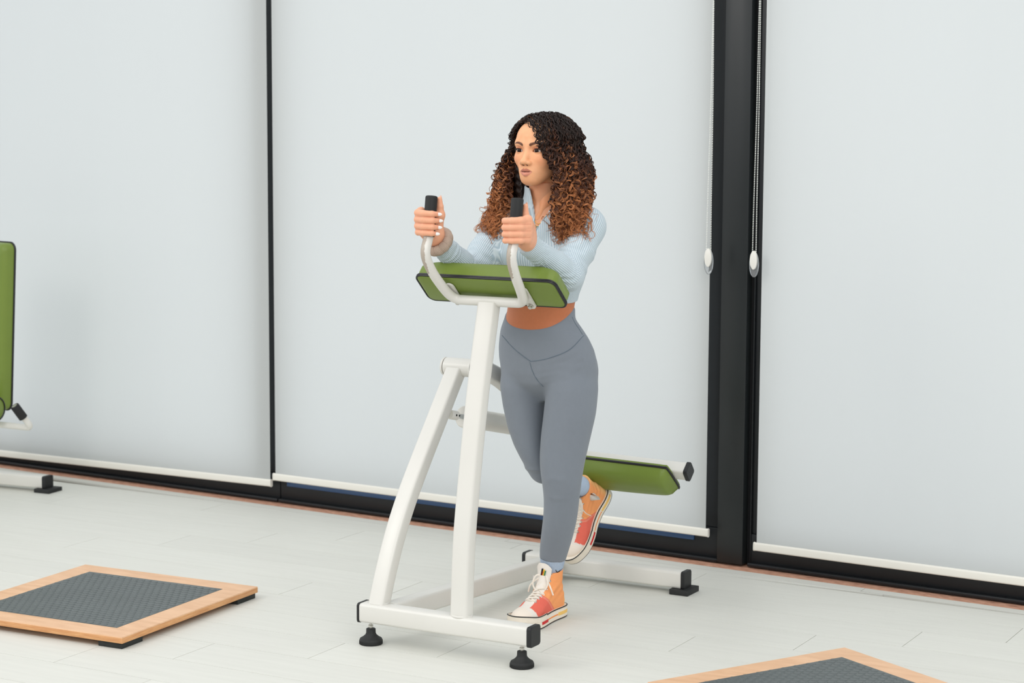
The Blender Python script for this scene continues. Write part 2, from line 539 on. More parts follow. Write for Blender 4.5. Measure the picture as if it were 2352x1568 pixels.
# front base bar
b = MB(); b.sweep([(-3.157, 4.838, 0.094), (-2.598, 4.838, 0.094)], rprof(0.056, 0.056, 0.009), (0, 0, 1))
fb = obj('front_base_bar', b, m_white, mach)
caps(fb, (-2.598, 4.838, 0.094), (1, 0, 0), 0.057, 0.057, (0, 0, 1), t=0.013, grow=1.03)
caps(fb, (-3.157, 4.838, 0.094), (-1, 0, 0), 0.057, 0.057, (0, 0, 1), t=0.008, grow=1.03)
for x, y in ((-3.132, 4.836), (-2.629, 4.838)):
    f = MB(); f.lathe([(0.0325, 0), (0.034, 0.002), (0.034, 0.012), (0.032, 0.0165), (0.024, 0.021), (0.0165, 0.028), (0.0142, 0.033), (0.0138, 0.045), (0.0125, 0.046)], (x, y, 0), seg=40)
    fo = obj('levelling_foot', f, m_rubber, mach)
    s = MB(); s.lathe([(0.0045, 0.040), (0.0045, 0.049), (0.0078, 0.050), (0.0078, 0.056), (0.005, 0.057), (0.005, 0.068)], (x, y, 0), seg=6)
    obj('bolt', s, m_steel, fo)
    rb = MB()
    for k in range(60):
        a = 2 * PI * k / 60; rb.box((x + 0.034 * math.cos(a), y + 0.034 * math.sin(a), 0.006), (0.0012, 0.0016, 0.009), a)
    obj('knurled_edge', rb, m_rubber, fo)
# rear base bar
b = MB(); b.sweep([(-3.165, 5.87, 0.045), (-2.590, 5.87, 0.045)], rprof(0.056, 0.056, 0.009), (0, 0, 1))
rb_ = obj('rear_base_bar', b, m_white, mach)
caps(rb_, (-2.590, 5.87, 0.045), (1, 0, 0), 0.057, 0.057, (0, 0, 1), t=0.012, grow=1.03)
caps(rb_, (-3.165, 5.87, 0.045), (-1, 0, 0), 0.057, 0.057, (0, 0, 1), t=0.012, grow=1.03)
for x in (-2.592, -3.160):
    f = MB(); f.box((x, 5.872, 0.009), (0.066, 0.092, 0.018), 0.0, 0.002)
    obj('rubber_foot', f, m_rubber, mach)
# spine
b = MB(); b.sweep([(-3.085, 4.862, 0.094), (-3.055, 5.846, 0.052)], rprof(0.05, 0.056, 0.008), (0, 0, 1))
obj('floor_spine_bar', b, m_white, mach)
# posts
pp = smoothpath([(XM, 4.838, 0.112), (XM, 4.852, 0.326), (XM, 4.881, 0.51), (XM, 4.929, 0.755), (XM, 4.992, 1.004)], 8)
b = MB(); b.sweep(pp, rprof(0.056, 0.044, 0.008), (0, -1, 0)); obj('upright_post', b, m_white, mach)
ap = smoothpath([(-3.11, 4.843, 0.110), (-3.11, 4.886, 0.212), (-3.11, 4.941, 0.318), (-3.11, 5.008, 0.418), (-3.11, 5.083, 0.512), (-3.11, 5.172, 0.619), (-3.11, 5.285, 0.755)], 6)
b = MB(); b.sweep(ap, rprof(0.052, 0.047, 0.008), (0, -1, 0)); obj('curved_post', b, m_white, mach)
for c, sx, sy in (((XM, 4.838, 0.123), 0.070, 0.056), ((-3.11, 4.845, 0.123), 0.064, 0.054)):
    w = MB(); w.tube([(c[0] + sx / 2 * math.cos(a) * 0.88, c[1] + sy / 2 * math.sin(a) * 0.88, c[2]) for a in np.linspace(0, 2 * PI, 24, endpoint=False)], 0.003, 6, closed=True)
    obj('weld_seam', w, m_white, mach)
# pivot
w = MB(); w.lathe([(0.026, -0.052), (0.0285, -0.050), (0.0285, 0.036), (0.0305, 0.038), (0.0305, 0.046)], (-3.098, 5.298, 0.768), (1, 0, 0), 40)
pv = obj('pivot_housing', w, m_white, mach)
w = MB(); w.lathe([(0.0305, 0.0475), (0.0305, 0.0555), (0.028, 0.058)], (-3.098, 5.298, 0.768), (1, 0, 0), 40); obj('pivot_disc', w, m_white, pv)
w = MB(); w.lathe([(0.0292, 0.0455), (0.0292, 0.048)], (-3.098, 5.298, 0.768), (1, 0, 0), 40); obj('pivot_gap', w, m_black, pv)
w = MB(); w.lathe([(0.0275, -0.060), (0.0285, -0.058), (0.0285, -0.0535)], (-3.098, 5.298, 0.768), (1, 0, 0), 40); obj('pivot_disc', w, m_white, pv)
w = MB(); w.lathe([(0.012, 0.05), (0.012, 0.09)], (-3.098, 5.298, 0.768), (1, 0, 0), 24); obj('pivot_shaft', w, m_steel, pv)
# swing lever
lp = smoothpath([(-3.02, 5.298, 0.768), (-3.02, 5.43, 0.715), (-3.02, 5.56, 0.635), (-3.02, 5.68, 0.54), (-3.02, 5.785, 0.43)], 8)
b = MB(); b.sweep(lp, rprof(0.05, 0.05, 0.008), (0, 0.5, 1)); lv = obj('swing_lever', b, m_white, mach)
# damper
A = np.array((-3.098, 5.240, 0.628)); B = np.array((-3.035, 5.66, 0.532)); D = (B - A) / np.linalg.norm(B - A)
w = MB(); w.lathe([(0.013, -0.012), (0.0145, -0.008), (0.0145, 0.020), (0.010, 0.025)], A + D * 0.004, D, 24); cl = obj('clevis', w, m_white, mach)
for q in (0.002, 0.016):
    h = MB(); h.lathe([(0.0032, 0), (0.0032, 0.0005)], A + D * (0.008 + q) + np.array((0.0139, -0.0040, 0.001)), (0.96, -0.27, 0.05), 12); obj('clevis_hole', h, m_black, cl)
w = MB(); w.lathe([(0.0075, 0.02), (0.0075, 0.09)], A, D, 20); obj('piston_rod', w, m_chrome, mach)
w = MB(); w.lathe([(0.03, 0.060), (0.034, 0.063), (0.034, 0.071), (0.031, 0.074), (0.031, 0.40), (0.022, 0.41)], A, D, 40); cy = obj('damper_cylinder', w, m_white, mach)
h = MB(); h.lathe([(0.0035, 0), (0.0035, 0.0006)], A + D * 0.0595 + np.array((0.004, -0.002, -0.02)), -D, 12); obj('flange_bolt', h, m_steel, cy)
# roller: tube, pad
b = MB(); b.sweep([(-3.035, 5.80, 0.424), (-2.556, 5.80, 0.414)], rprof(0.044, 0.044, 0.007), (0, 0.75, 0.66)); rt = obj('roller_tube', b, m_white, mach)
caps(rt, (-2.556, 5.80, 0.414), (1, 0, -0.02), 0.046, 0.046, (0, 0.75, 0.66), t=0.012, grow=1.05)
# D-shaped pad: flat back on the tube, bulging forward and down
fn = np.array((0, -0.62, -0.785)); gn = np.array((0, 0.785, -0.62)); pc0 = np.array((-2.826, 5.785, 0.396)); hw, hh = 0.230, 0.066
V = []; F = []; nu, nv = 44, 22
for i in range(nu + 1):
    u = -1 + 2 * i / nu
    for j in range(nv + 1):
        v = -1 + 2 * j / nv
        e = (1 - abs(u) ** 26) ** 0.5 if abs(u) < 1 else 0; g = (1 - abs(v) ** 3.2) ** 0.5 if abs(v) < 1 else 0
        rr = 0.93 + 0.07 * e
        pu = 0.0012 * math.sin(v * 60) * max(0, abs(u) - 0.9) * 10 * (abs(u) < 0.99)
        V.append(pc0 + np.array((1, 0, -0.02)) * hw * u * (0.985 + 0.015 * g) + gn * hh * v * (1.0 if abs(u) > 0.99 else rr) + fn * (0.058 * e * g * (0.9 + 0.1 * math.cos(u * 2)) + pu))
for i in range(nu):
    for j in range(nv):
        a = i * (nv + 1) + j; F.append((a, a + 1, a + nv + 2, a + nv + 1))
rim_ = [i * (nv + 1) for i in range(nu + 1)] + [nu * (nv + 1) + j for j in range(1, nv + 1)] + [i * (nv + 1) + nv for i in range(nu - 1, -1, -1)] + [j for j in range(nv - 1, 0, -1)]
nb = len(V); V2 = [V[i] - fn * 0.010 for i in rim_]; V += V2; m_ = len(rim_)
for q in range(m_): F.append((rim_[q], rim_[(q + 1) % m_], nb + (q + 1) % m_, nb + q))
F.append(tuple(nb + q for q in range(m_)))
rp = obj('leg_roller_pad', MB().add(V, F), m_green, mach, smooth=60)
w = MB(); w.tube([V[i] * 1 for i in rim_], 0.0042, 8, closed=True); obj('piping', w, m_piping, rp)

# handlebar
hp = lambda s: [(XM + s * 0.1395, 4.9035, 1.309), (XM + s * 0.1395, 4.888, 1.20), (XM + s * 0.1395, 4.866, 1.135), (XM + s * 0.132, 4.936, 1.050), (XM + s * 0.112, 4.985, 1.013)]
path = fillet([(XM - 0.1395, 4.903, 1.309), (XM - 0.1395, 4.862, 1.140), (XM - 0.125, 4.992, 1.008), (XM + 0.125, 4.992, 1.008), (XM + 0.1395, 4.862, 1.140), (XM + 0.1395, 4.903, 1.309)], [0.05, 0.035, 0.035, 0.05], 10)
hs = [(0.1395, 4.903, 1.309), (0.1395, 4.889, 1.205), (0.1395, 4.870, 1.150), (0.1360, 4.897, 1.100), (0.1290, 4.942, 1.053), (0.1200, 4.974, 1.024), (0.1040, 4.990, 1.012), (0.080, 4.992, 1.010), (0.03, 4.992, 1.010)]
path = smoothpath([(XM - a, b, c) for a, b, c in hs] + [(XM + a, b, c) for a, b, c in hs[::-1]], 6)
w = MB(); w.tube(path, 0.0143, 20)
Vh = np.array(w.v); worn = np.zeros(len(Vh))
nn = Vh.reshape(-1, 20, 3); cc = nn.mean(1, keepdims=True); nd = (nn - cc) / 0.0143
dirw = np.array((-0.78, -0.62, 0.0))
wm = np.clip((nd @ dirw - 0.15) / 0.5, 0, 1) * np.clip((1.200 - nn[..., 2]) / 0.012, 0, 1) * np.clip((nn[..., 2] - 1.07) / 0.04, 0, 1)
w_ = wm.ravel()
m_bar2 = mat('white_paint_worn', (222, 220, 213), 0.35, vary=0.02, scale=6)
nt = m_bar2.node_tree; N = nt.nodes; L = nt.links; P_ = N['Principled BSDF']
at_ = N.new('ShaderNodeAttribute'); at_.attribute_name = 'worn'
nz = N.new('ShaderNodeTexNoise'); nz.inputs['Scale'].default_value = 130; nz.inputs['Detail'].default_value = 6
tc = N.new('ShaderNodeTexCoord'); L.new(tc.outputs['Object'], nz.inputs['Vector'])
ad = N.new('ShaderNodeMath'); ad.operation = 'ADD'; L.new(at_.outputs['Fac'], ad.inputs[0]); L.new(nz.outputs['Fac'], ad.inputs[1])
rg = N.new('ShaderNodeValToRGB'); rg.color_ramp.elements[0].position = 0.86; rg.color_ramp.elements[1].position = 0.9; L.new(ad.outputs[0], rg.inputs['Fac'])
mx = N.new('ShaderNodeMix'); mx.data_type = 'RGBA'; L.new(rg.outputs['Color'], mx.inputs['Factor'])
src = P_.inputs['Base Color'].links[0].from_socket; L.new(src, mx.inputs['A']); mx.inputs['B'].default_value = (*lin((176, 165, 152)), 1)
L.new(mx.outputs['Result'], P_.inputs['Base Color'])
quads = np.array([f for f in w.f if len(f) == 4]); hb = npobj('handlebar', Vh, quads, m_bar2, mach, attrs={'worn': w_})
for s in (-1, 1):
    g = MB(); a = np.array((XM + s * 0.1395, 4.904, 1.313)); c = np.array((XM + s * 0.1395, 4.887, 1.196)); d = (a - c) / np.linalg.norm(a - c)
    g.lathe([(0.014, 0), (0.0172, 0.001), (0.0176, 0.01), (0.0176, 0.112), (0.0165, 0.1155), (0.0135, 0.117)], c, d, 32)
    obj('grip', g, m_grip, hb)

# arm pad
pu_ = np.array((1.0, 0, 0)); pv_ = np.array((0, 0.0872, -0.0770)); pvl = np.linalg.norm(pv_); pv_ = pv_ / pvl; pn = np.cross(pu_, pv_); pn = pn if pn[2] > 0 else -pn
pcen = np.array((XM, (4.9556 + 5.043) / 2, (1.079 + 1.002) / 2))
HW, HH = 0.227, 0.059


def pad_outline(hw, hh, r, n=6):
    return rprof(2 * hw, 2 * hh, r, n)


ol = pad_outline(HW, HH, 0.018, 6)
# backing shell with soft swell
w = MB(); rings = []
for k, (sc_, ht) in enumerate(((0.86, -0.006), (0.95, -0.0045), (1.0, 0.0), (1.0, 0.004))):
    rings.append([pcen + pu_ * x * (1 - (1 - sc_) * 0.3) + pv_ * y * sc_ + pn * ht for x, y in ol])
n = len(ol); vs = [p for r in rings for p in r]; fs = [tuple(range(n))[::-1]]
for k in range(len(rings) - 1):
    for i in range(n): fs.append((k * n + i, k * n + (i + 1) % n, (k + 1) * n + (i + 1) % n, (k + 1) * n + i))
fs.append(tuple((len(rings) - 1) * n + i for i in range(n)))
ap_ = obj('arm_pad', w.add(vs, fs), m_green, mach, smooth=50)
# cushion
w = MB(); V = []; F = []; NT = 40
prof = [(1.0, 0.003), (1.006, 0.018), (0.995, 0.036), (0.96, 0.048), (0.90, 0.054), (0.75, 0.057), (0.5, 0.058), (0.25, 0.058)]
olf = rprof(2 * HW, 2 * HH, 0.022, 8); olf2 = []
for i in range(len(olf)):
    a, b2 = np.array(olf[i]), np.array(olf[(i + 1) % len(olf)]); m = max(1, int(np.linalg.norm(b2 - a) / 0.006))
    for q in range(m): olf2.append(a + (b2 - a) * q / m)
n = len(olf2); per = 0
for sc_, ht in prof:
    for i, (x, y) in enumerate(olf2):
        edge = max(0.0, abs(x) / HW - 0.78) / 0.22
        wr = 0.0011 * math.sin(i * 1.35) * (1 if ht < 0.045 else 0.3) * (0.2 + edge)
        ix = HW - (1 - sc_) * 0.06 if True else 0
        xx = x * (1 - (1 - sc_) * 0.28); yy = y * sc_
        V.append(pcen + pu_ * xx + pv_ * yy + pn * (ht - (0.010 * edge if ht > 0.04 else 0) + wr) + pv_ * wr)
k_ = len(prof)
for k in range(k_ - 1):
    for i in range(n): F.append((k * n + i, k * n + (i + 1) % n, (k + 1) * n + (i + 1) % n, (k + 1) * n + i))
F.append(tuple((k_ - 1) * n + i for i in range(n)))
obj('cushion', w.add(V, F), m_green, ap_, smooth=60)
for z in (0.0035, -0.0015):
    w = MB(); w.tube([pcen + pu_ * x * 1.006 + pv_ * y * 1.01 + pn * z for x, y in olf2], 0.0030, 8, closed=True); obj('piping', w, m_piping, ap_)
for s in (-1, 1):
    c0 = np.array((XM + s * 0.124, 4.975, 1.034)); up = pn; w = MB()
    bx = np.array((1.0, 0, 0)); ol2 = [(0.0135 * math.cos(a), 0.0135 * math.sin(a) + (0.034 if math.sin(a) > 0 else -0.036)) for a in np.linspace(0, 2 * PI, 28, endpoint=False)]
    cb = pcen + pu_ * (s * 0.120) + pv_ * 0.012 - pn * 0.011
    vs = []
    for q in (-0.003, 0.003): vs += [cb + pu_ * (x + s * 0.0) + pv_ * y + pn * q for x, y in ol2]
    n2 = len(ol2); fs = [tuple(range(n2))[::-1], tuple(range(n2, 2 * n2))] + [(i, (i + 1) % n2, n2 + (i + 1) % n2, n2 + i) for i in range(n2)]
    br = obj('bracket', w.add(vs, fs), m_white, mach)
    t = MB(); t.lathe([(0.0085, 0.003), (0.0085, 0.006), (0.0062, 0.0065), (0.0062, 0.013), (0.005, 0.014)], cb + pv_ * 0.030, -pn, 20); obj('bolt', t, m_steel, br)

# ------------------------------------------------------------------ wooden plates with studded rubber
m_birch = mat('varnished_birch_top', (232, 190, 152), 0.42, col2=(216, 170, 130), scale=9, stretch=(1, 5, 1), bump=0.03, bscale=120)
m_ply = mat('birch_plywood_edge', (226, 172, 118), 0.5, col2=(202, 142, 92), scale=16, stretch=(1, 1, 9), bump=0.1, bscale=150)
m_studs = mat('grey_studded_rubber', (92, 99, 99), 0.42, vary=0.10, scale=5, bump=0.05, bscale=300, spec=0.45)
m_block = mat('black_foot_block', (44, 48, 46), 0.7, vary=0.25, scale=30, bump=0.3, bscale=150)


def plate(label, c, sx, sy, ang, z0, z1, margin):
    """wooden frame plate, centre c, size sx*sy, turned by ang"""
    t = thing('footplate', label, 'platform', (c[0], c[1], 0), 'wooden floor plates with studded rubber')
    R = Matrix.Translation((c[0], c[1], 0)) @ Matrix.Rotation(ang, 4, 'Z')
    hx, hy = sx / 2, sy / 2
    # frame of four mitred boards
    ix, iy = hx - margin, hy - margin
    q = [((-hx, -hy), (hx, -hy), (ix, -iy), (-ix, -iy)), ((hx, -hy), (hx, hy), (ix, iy), (ix, -iy)), ((hx, hy), (-hx, hy), (-ix, iy), (ix, iy)), ((-hx, hy), (-hx, -hy), (-ix, -iy), (-ix, iy))]
    bd = MB(); bd.prism([(-hx, -hy), (hx, -hy), (hx, hy), (-hx, hy)], z0, z1 - 0.0022, R, 0.0015)
    obj('plywood_board', bd, m_ply, t)
    for poly in q:
        b = MB(); vs = [tuple(R @ Vector((x, y, z1 - 0.003))) for x, y in poly] + [tuple(R @ Vector((x * (0.9965 if abs(x) > ix + 1e-6 else 1), y * (0.9965 if abs(y) > iy + 1e-6 else 1), z1))) for x, y in poly]
        b.add(vs, [(0, 1, 2, 3)[::-1], (4, 5, 6, 7), (0, 1, 5, 4), (1, 2, 6, 5), (2, 3, 7, 6), (3, 0, 4, 7)])
        obj('border_board', b, m_birch, t, smooth=None)
    r = MB(); r.prism([(-ix + 0.0008, -iy + 0.0008), (ix - 0.0008, -iy + 0.0008), (ix - 0.0008, iy - 0.0008), (-ix + 0.0008, iy - 0.0008)], z0 + 0.002, z1 + 0.0006, R, 0.0004)
    rm = obj('rubber_inlay', r, m_studs, t, smooth=None)
    V = []; F = []; n = 0; p = 0.0255; rad = 0.0112
    seg = 16; ca = np.cos(np.arange(seg) * 2 * PI / seg); sa = np.sin(np.arange(seg) * 2 * PI / seg)
    rows = int(2 * iy / (p * 0.866))
    for j in range(rows):
        y = -iy + 0.013 + j * p * 0.866
        x = -ix + 0.013 + (p / 2 if j % 2 else 0)
        while x < ix - 0.010:
            if y < iy - 0.010:
                for rr, zz in ((rad, 0.0005), (rad * 0.9, 0.0019), (rad * 0.8, 0.0022)):
                    for k in range(seg): V.append(tuple(R @ Vector((x + rr * ca[k], y + rr * sa[k], z1 + zz))))
                for a in (0, seg):
                    for k in range(seg): F.append((n + a + k, n + a + (k + 1) % seg, n + a + seg + (k + 1) % seg, n + a + seg + k))
                F.append(tuple(n + 2 * seg + k for k in range(seg))); n += 3 * seg
            x += p
    obj('stud', MB().add(V, F), m_studs, rm, kind='stuff', smooth=20)
    for ax in (-1, 1):
        for ay in (-1, 1):
            f = MB(); L1 = 0.085
            px, py = ax * (hx - 0.006 - L1 / 2), ay * (hy - 0.006 - 0.05)
            f.prism([(px - L1 / 2, py - 0.05), (px + L1 / 2, py - 0.05), (px + L1 / 2, py + 0.05), (px - L1 / 2, py + 0.05)], 0.0, z0, R, 0.0015)
            obj('foot_block', f, m_block, t)
    return t


plate('wooden floor plate with grey studded rubber, cut by the left edge of the photo', (-4.076, 4.756), 0.688, 0.706, math.radians(2.6), 0.0175, 0.037, 0.080)
plate('wooden floor plate with grey studded rubber, at the lower right edge, turned corner-on', (-1.734, 4.890), 0.69, 0.69, math.radians(-29.5), 0.0175, 0.037, 0.076)

# ------------------------------------------------------------------ half-hidden machine at the left edge
lm = thing('seated_machine', 'half-hidden seated machine at the left edge: tall green backrest, white tube, black handle', 'exercise machine', (-5.85, 6.02, 0))
bx = np.array((0.985, -0.17, 0)); 


def slab(name, c, ux, uz, hw, hh, th, m, parent, r=0.05):
    ux = np.array(ux, float); uz = np.array(uz, float); nn_ = np.cross(ux, uz); nn_ /= np.linalg.norm(nn_)
    o_ = rprof(2 * hw, 2 * hh, r, 8); w = MB(); V = []; rs = [(1, 0), (1.0, 0.008), (1, 0.03), (0.975, 0.045), (0.92, 0.052), (0.6, 0.056)]; n = len(o_)
    for sc_, ht in rs:
        d = (1 - sc_) * hw
        for x, y in o_:
            V.append(c + ux * (x * (1 - d / hw)) + uz * (y * (1 - d / hh)) + nn_ * ht * th)
    F = [tuple(range(n))[::-1], tuple((len(rs) - 1) * n + i for i in range(n))]
    for k in range(len(rs) - 1):
        for i in range(n): F.append((k * n + i, k * n + (i + 1) % n, (k + 1) * n + (i + 1) % n, (k + 1) * n + i))
    return obj(name, w.add(V, F), m, parent, smooth=50)


bc = np.array((-5.735, 6.03, 0.69))
sl = slab('backrest', bc, (0.98, -0.18, 0), (0.06, 0.0, 1.0), 0.165, 0.335, 1.0, m_green, lm, 0.03)
w = MB(); uxx = np.array((0.98, -0.18, 0)); uzz = np.array((0.06, 0, 1.0))
w.tube([bc + uxx * x * 1.005 + uzz * y * 1.003 - np.cross(uxx, uzz) * (0.0) for x, y in rprof(0.33, 0.67, 0.03, 6)], 0.0045, 8, closed=True); obj('piping', w, m_piping, sl)
w = MB(); w.sweep([(-5.95, 6.09, 0.05), (-5.85, 6.10, 0.98)], rprof(0.06, 0.05, 0.008), (0, 1, 0)); obj('back_post', w, m_white, lm)
w = MB(); w.lathe([(0.02, 0), (0.044, 0.006), (0.046, 0.02), (0.046, 0.26), (0.044, 0.276), (0.02, 0.282)], (-5.80, 5.84, 0.385), (1, 0, 0), 32); sr = obj('seat_roll', w, m_green, lm)
w = MB(); w.tube([(-5.522 + 0, 5.84 + 0.0465 * math.cos(a), 0.378 + 0.0465 * math.sin(a) + 0.007) for a in np.linspace(0, 2 * PI, 32, endpoint=False)], 0.003, 6, closed=True); obj('piping', w, m_piping, sr)
hb2 = fillet([(-6.0, 5.9, 0.312), (-5.395, 5.9, 0.312), (-5.415, 5.858, 0.375)], 0.03, 8)
w = MB(); w.tube(hb2, 0.0125, 18); hh_ = obj('handle_tube', w, m_white, lm)
g = MB(); d = np.array((-0.020, -0.045, 0.070)); d /= np.linalg.norm(d)
g.lathe([(0.015, 0), (0.0178, 0.001), (0.0178, 0.060), (0.0165, 0.0625)], np.array((-5.409, 5.868, 0.355)), d, 28); gg = obj('grip', g, m_grip, hh_)
g = MB(); g.lathe([(0.011, 0.0625), (0.011, 0.0632)], np.array((-5.409, 5.868, 0.355)), d, 20); obj('tube_end', g, m_steel, gg)
w = MB(); w.sweep([(-6.35, 6.09, 0.040), (-5.567, 6.165, 0.040)], rprof(0.056, 0.050, 0.008)); bb = obj('floor_bar', w, m_white, lm)
caps(bb, (-5.567, 6.165, 0.040), (1, 0.09, 0), 0.057, 0.051, (0, 0, 1), t=0.014, grow=1.03)
w = MB(); w.box((-5.560, 6.166, 0.008), (0.075, 0.09, 0.016), 0.09, 0.002); obj('rubber_foot', w, m_rubber, lm)
w = MB(); w.sweep([(-5.95, 6.13, 0.04), (-5.95, 5.45, 0.04)], rprof(0.056, 0.056, 0.008)); obj('floor_bar', w, m_white, lm)
w = MB(); w.sweep([(-5.95, 6.05, 0.315), (-5.95, 5.5, 0.34)], rprof(0.05, 0.05, 0.008)); obj('seat_rail', w, m_white, lm)
w = MB(); w.sweep([(-5.95, 5.50, 0.34), (-5.95, 5.47, 0.06)], rprof(0.05, 0.05, 0.008)); obj('front_post', w, m_white, lm)
w = MB(); w.box((-6.0, 5.66, 0.400), (0.26, 0.34, 0.07), 0.0, 0.02, 3); obj('seat', w, m_green, lm)

# ------------------------------------------------------------------ implicit surfaces (for the body, clothes, shoes)
class Field:
    def __init__(s, lo, hi, h):
        s.lo = np.array(lo, float); s.h = h
        s.n = np.ceil((np.array(hi, float) - s.lo) / h).astype(int) + 1
        s.a = np.full(tuple(s.n), 1.0, np.float32)
        s.M = None              # optional world->local transform is applied by the caller

    def grid(s, lo, hi):
        i0 = np.clip(np.floor((np.array(lo) - s.lo) / s.h).astype(int), 0, s.n)
        i1 = np.clip(np.ceil((np.array(hi) - s.lo) / s.h).astype(int) + 1, 0, s.n)
        sl = tuple(slice(a, b) for a, b in zip(i0, i1))
        ax = [(s.lo[k] + s.h * np.arange(i0[k], i1[k])).astype(np.float32) for k in range(3)]
        return sl, ax[0][:, None, None], ax[1][None, :, None], ax[2][None, None, :]

    def put(s, lo, hi, fn, k=0.0, op='u', m=None):
        m = (k + 3 * s.h) if m is None else m
        sl, x, y, z = s.grid(np.array(lo) - m, np.array(hi) + m)
        if 0 in [q.stop - q.start for q in sl]: return s
        d = fn(x, y, z).astype(np.float32); a = s.a[sl]
        if op == 'u':
            if k: hh = np.maximum(k - np.abs(a - d), 0) / k; r = np.minimum(a, d) - hh * hh * k / 4
            else: r = np.minimum(a, d)
        elif op == 's':
            d = -d
            if k: hh = np.maximum(k - np.abs(a - d), 0) / k; r = np.maximum(a, d) + hh * hh * k / 4
            else: r = np.maximum(a, d)
        elif op == 'i':
            r = np.maximum(a, d)
        elif op == '+': r = a + d
        s.a[sl] = r
        return s

    def cone(s, a, b, ra, rb, k=0.0, op='u', flat=None):
        a = np.array(a, float); b = np.array(b, float); R = max(ra, rb)
        ab = b - a; L2 = ab @ ab

        def fn(x, y, z):
            px, py, pz = x - a[0], y - a[1], z - a[2]
            t = np.clip((px * ab[0] + py * ab[1] + pz * ab[2]) / L2, 0, 1)
            return np.sqrt((px - t * ab[0]) ** 2 + (py - t * ab[1]) ** 2 + (pz - t * ab[2]) ** 2) - (ra + (rb - ra) * t)
        return s.put(np.minimum(a, b) - R, np.maximum(a, b) + R, fn, k, op)

    def ell(s, c, r, k=0.0, op='u', rot=None):
        c = np.array(c, float); r = np.array(r, float); R = rot if rot is not None else np.eye(3)
        ext = r.max() if rot is not None else r

        def fn(x, y, z):
            p = [x - c[0], y - c[1], z - c[2]]
            q = [(R[0][i] * p[0] + R[1][i] * p[1] + R[2][i] * p[2]) for i in range(3)]
            k0 = np.sqrt(sum((q[i] / r[i]) ** 2 for i in range(3))); k1 = np.sqrt(sum((q[i] / r[i] ** 2) ** 2 for i in range(3))) + 1e-9
            return k0 * (k0 - 1) / k1
        return s.put(c - ext, c + ext, fn, k, op)

    def zloft(s, secs, k=0.0, op='u', grow=0.0, e=2.0):
        """secs: (z, x, y, rx, ry[, yaw]) stacked elliptic sections"""
        S = np.array([list(q) + [0] * (6 - len(q)) for q in secs], float); S = S[np.argsort(S[:, 0])]
        zd = np.linspace(S[0, 0], S[-1, 0], 160)
        D = [np.interp(zd, S[:, 0], S[:, i]) for i in range(1, 6)]
        ker = np.hanning(19); ker /= ker.sum()
        D = [np.convolve(np.pad(q, 9, mode='edge'), ker, 'valid') for q in D]
        lo = np.array([(S[:, 1] - S[:, 3] - grow).min() - .01, (S[:, 2] - S[:, 4] - grow).min() - .01, S[0, 0]])
        hi = np.array([(S[:, 1] + S[:, 3] + grow).max() + .01, (S[:, 2] + S[:, 4] + grow).max() + .01, S[-1, 0]])

        def fn(x, y, z):
            zz = z.ravel(); cx, cy, rx, ry, yw = [np.interp(zz, zd, q)[None, None, :].astype(np.float32) for q in D]
            rx = rx + grow; ry = ry + grow
            u = x - cx; v = y - cy; c, s_ = np.cos(yw), np.sin(yw)
            u, v = u * c + v * s_, -u * s_ + v * c
            if e == 2.0: q = np.sqrt((u / rx) ** 2 + (v / ry) ** 2)
            else: q = (np.abs(u / rx) ** e + np.abs(v / ry) ** e) ** (1 / e)
            g = np.sqrt((u / rx ** 2) ** 2 + (v / ry ** 2) ** 2) + 1e-6
            d = np.minimum(q * (q - 1) / g, 0.6) if e == 2.0 else (q - 1) * np.minimum(rx, ry)
            dz = np.maximum(zz[None, None, :] - S[-1, 0], S[0, 0] - zz[None, None, :])
            return np.where(dz > 0, np.sqrt(np.maximum(d, 0) ** 2 + dz ** 2), np.maximum(d, dz))
        return s.put(lo, hi, fn, k, op)

    def half(s, p, n, lo=None, hi=None):
        """keep the side the normal points away from"""
        n = np.array(n, float); n /= np.linalg.norm(n); p = np.array(p, float)
        lo = s.lo if lo is None else lo; hi = s.lo + s.h * s.n if hi is None else hi
        return s.put(lo, hi, lambda x, y, z: (x - p[0]) * n[0] + (y - p[1]) * n[1] + (z - p[2]) * n[2], 0, 'i', m=0)

    def mesh(s):
        a = s.a; a = np.pad(a, 1, constant_values=1.0); ins = a < 0
        c = np.zeros(tuple(q - 1 for q in a.shape), np.uint8)
        for i in (0, 1):
            for j in (0, 1):
                for k in (0, 1):
                    c += ins[i:a.shape[0] - 1 + i, j:a.shape[1] - 1 + j, k:a.shape[2] - 1 + k]
        idx = np.argwhere((c > 0) & (c < 8)); ids = np.full(c.shape, -1, np.int32); ids[tuple(idx.T)] = np.arange(len(idx))
        acc = np.zeros((len(idx), 3)); cnt = np.zeros(len(idx))
        cor = {(i, j, k): a[idx[:, 0] + i, idx[:, 1] + j, idx[:, 2] + k] for i in (0, 1) for j in (0, 1) for k in (0, 1)}
        for ax in range(3):
            o = [q for q in range(3) if q != ax]
            for i in (0, 1):
                for j in (0, 1):
                    p = [0, 0, 0]; p[o[0]], p[o[1]] = i, j; q = list(p); q[ax] = 1
                    v0, v1 = cor[tuple(p)], cor[tuple(q)]; m = (v0 < 0) != (v1 < 0)
                    t = v0[m] / (v0[m] - v1[m]); pt = np.array(p, float)[None, :].repeat(m.sum(), 0); pt[:, ax] = t
                    acc[m] += pt; cnt[m] += 1
        V = s.lo + s.h * (idx - 1 + acc / cnt[:, None])
        Fs = []
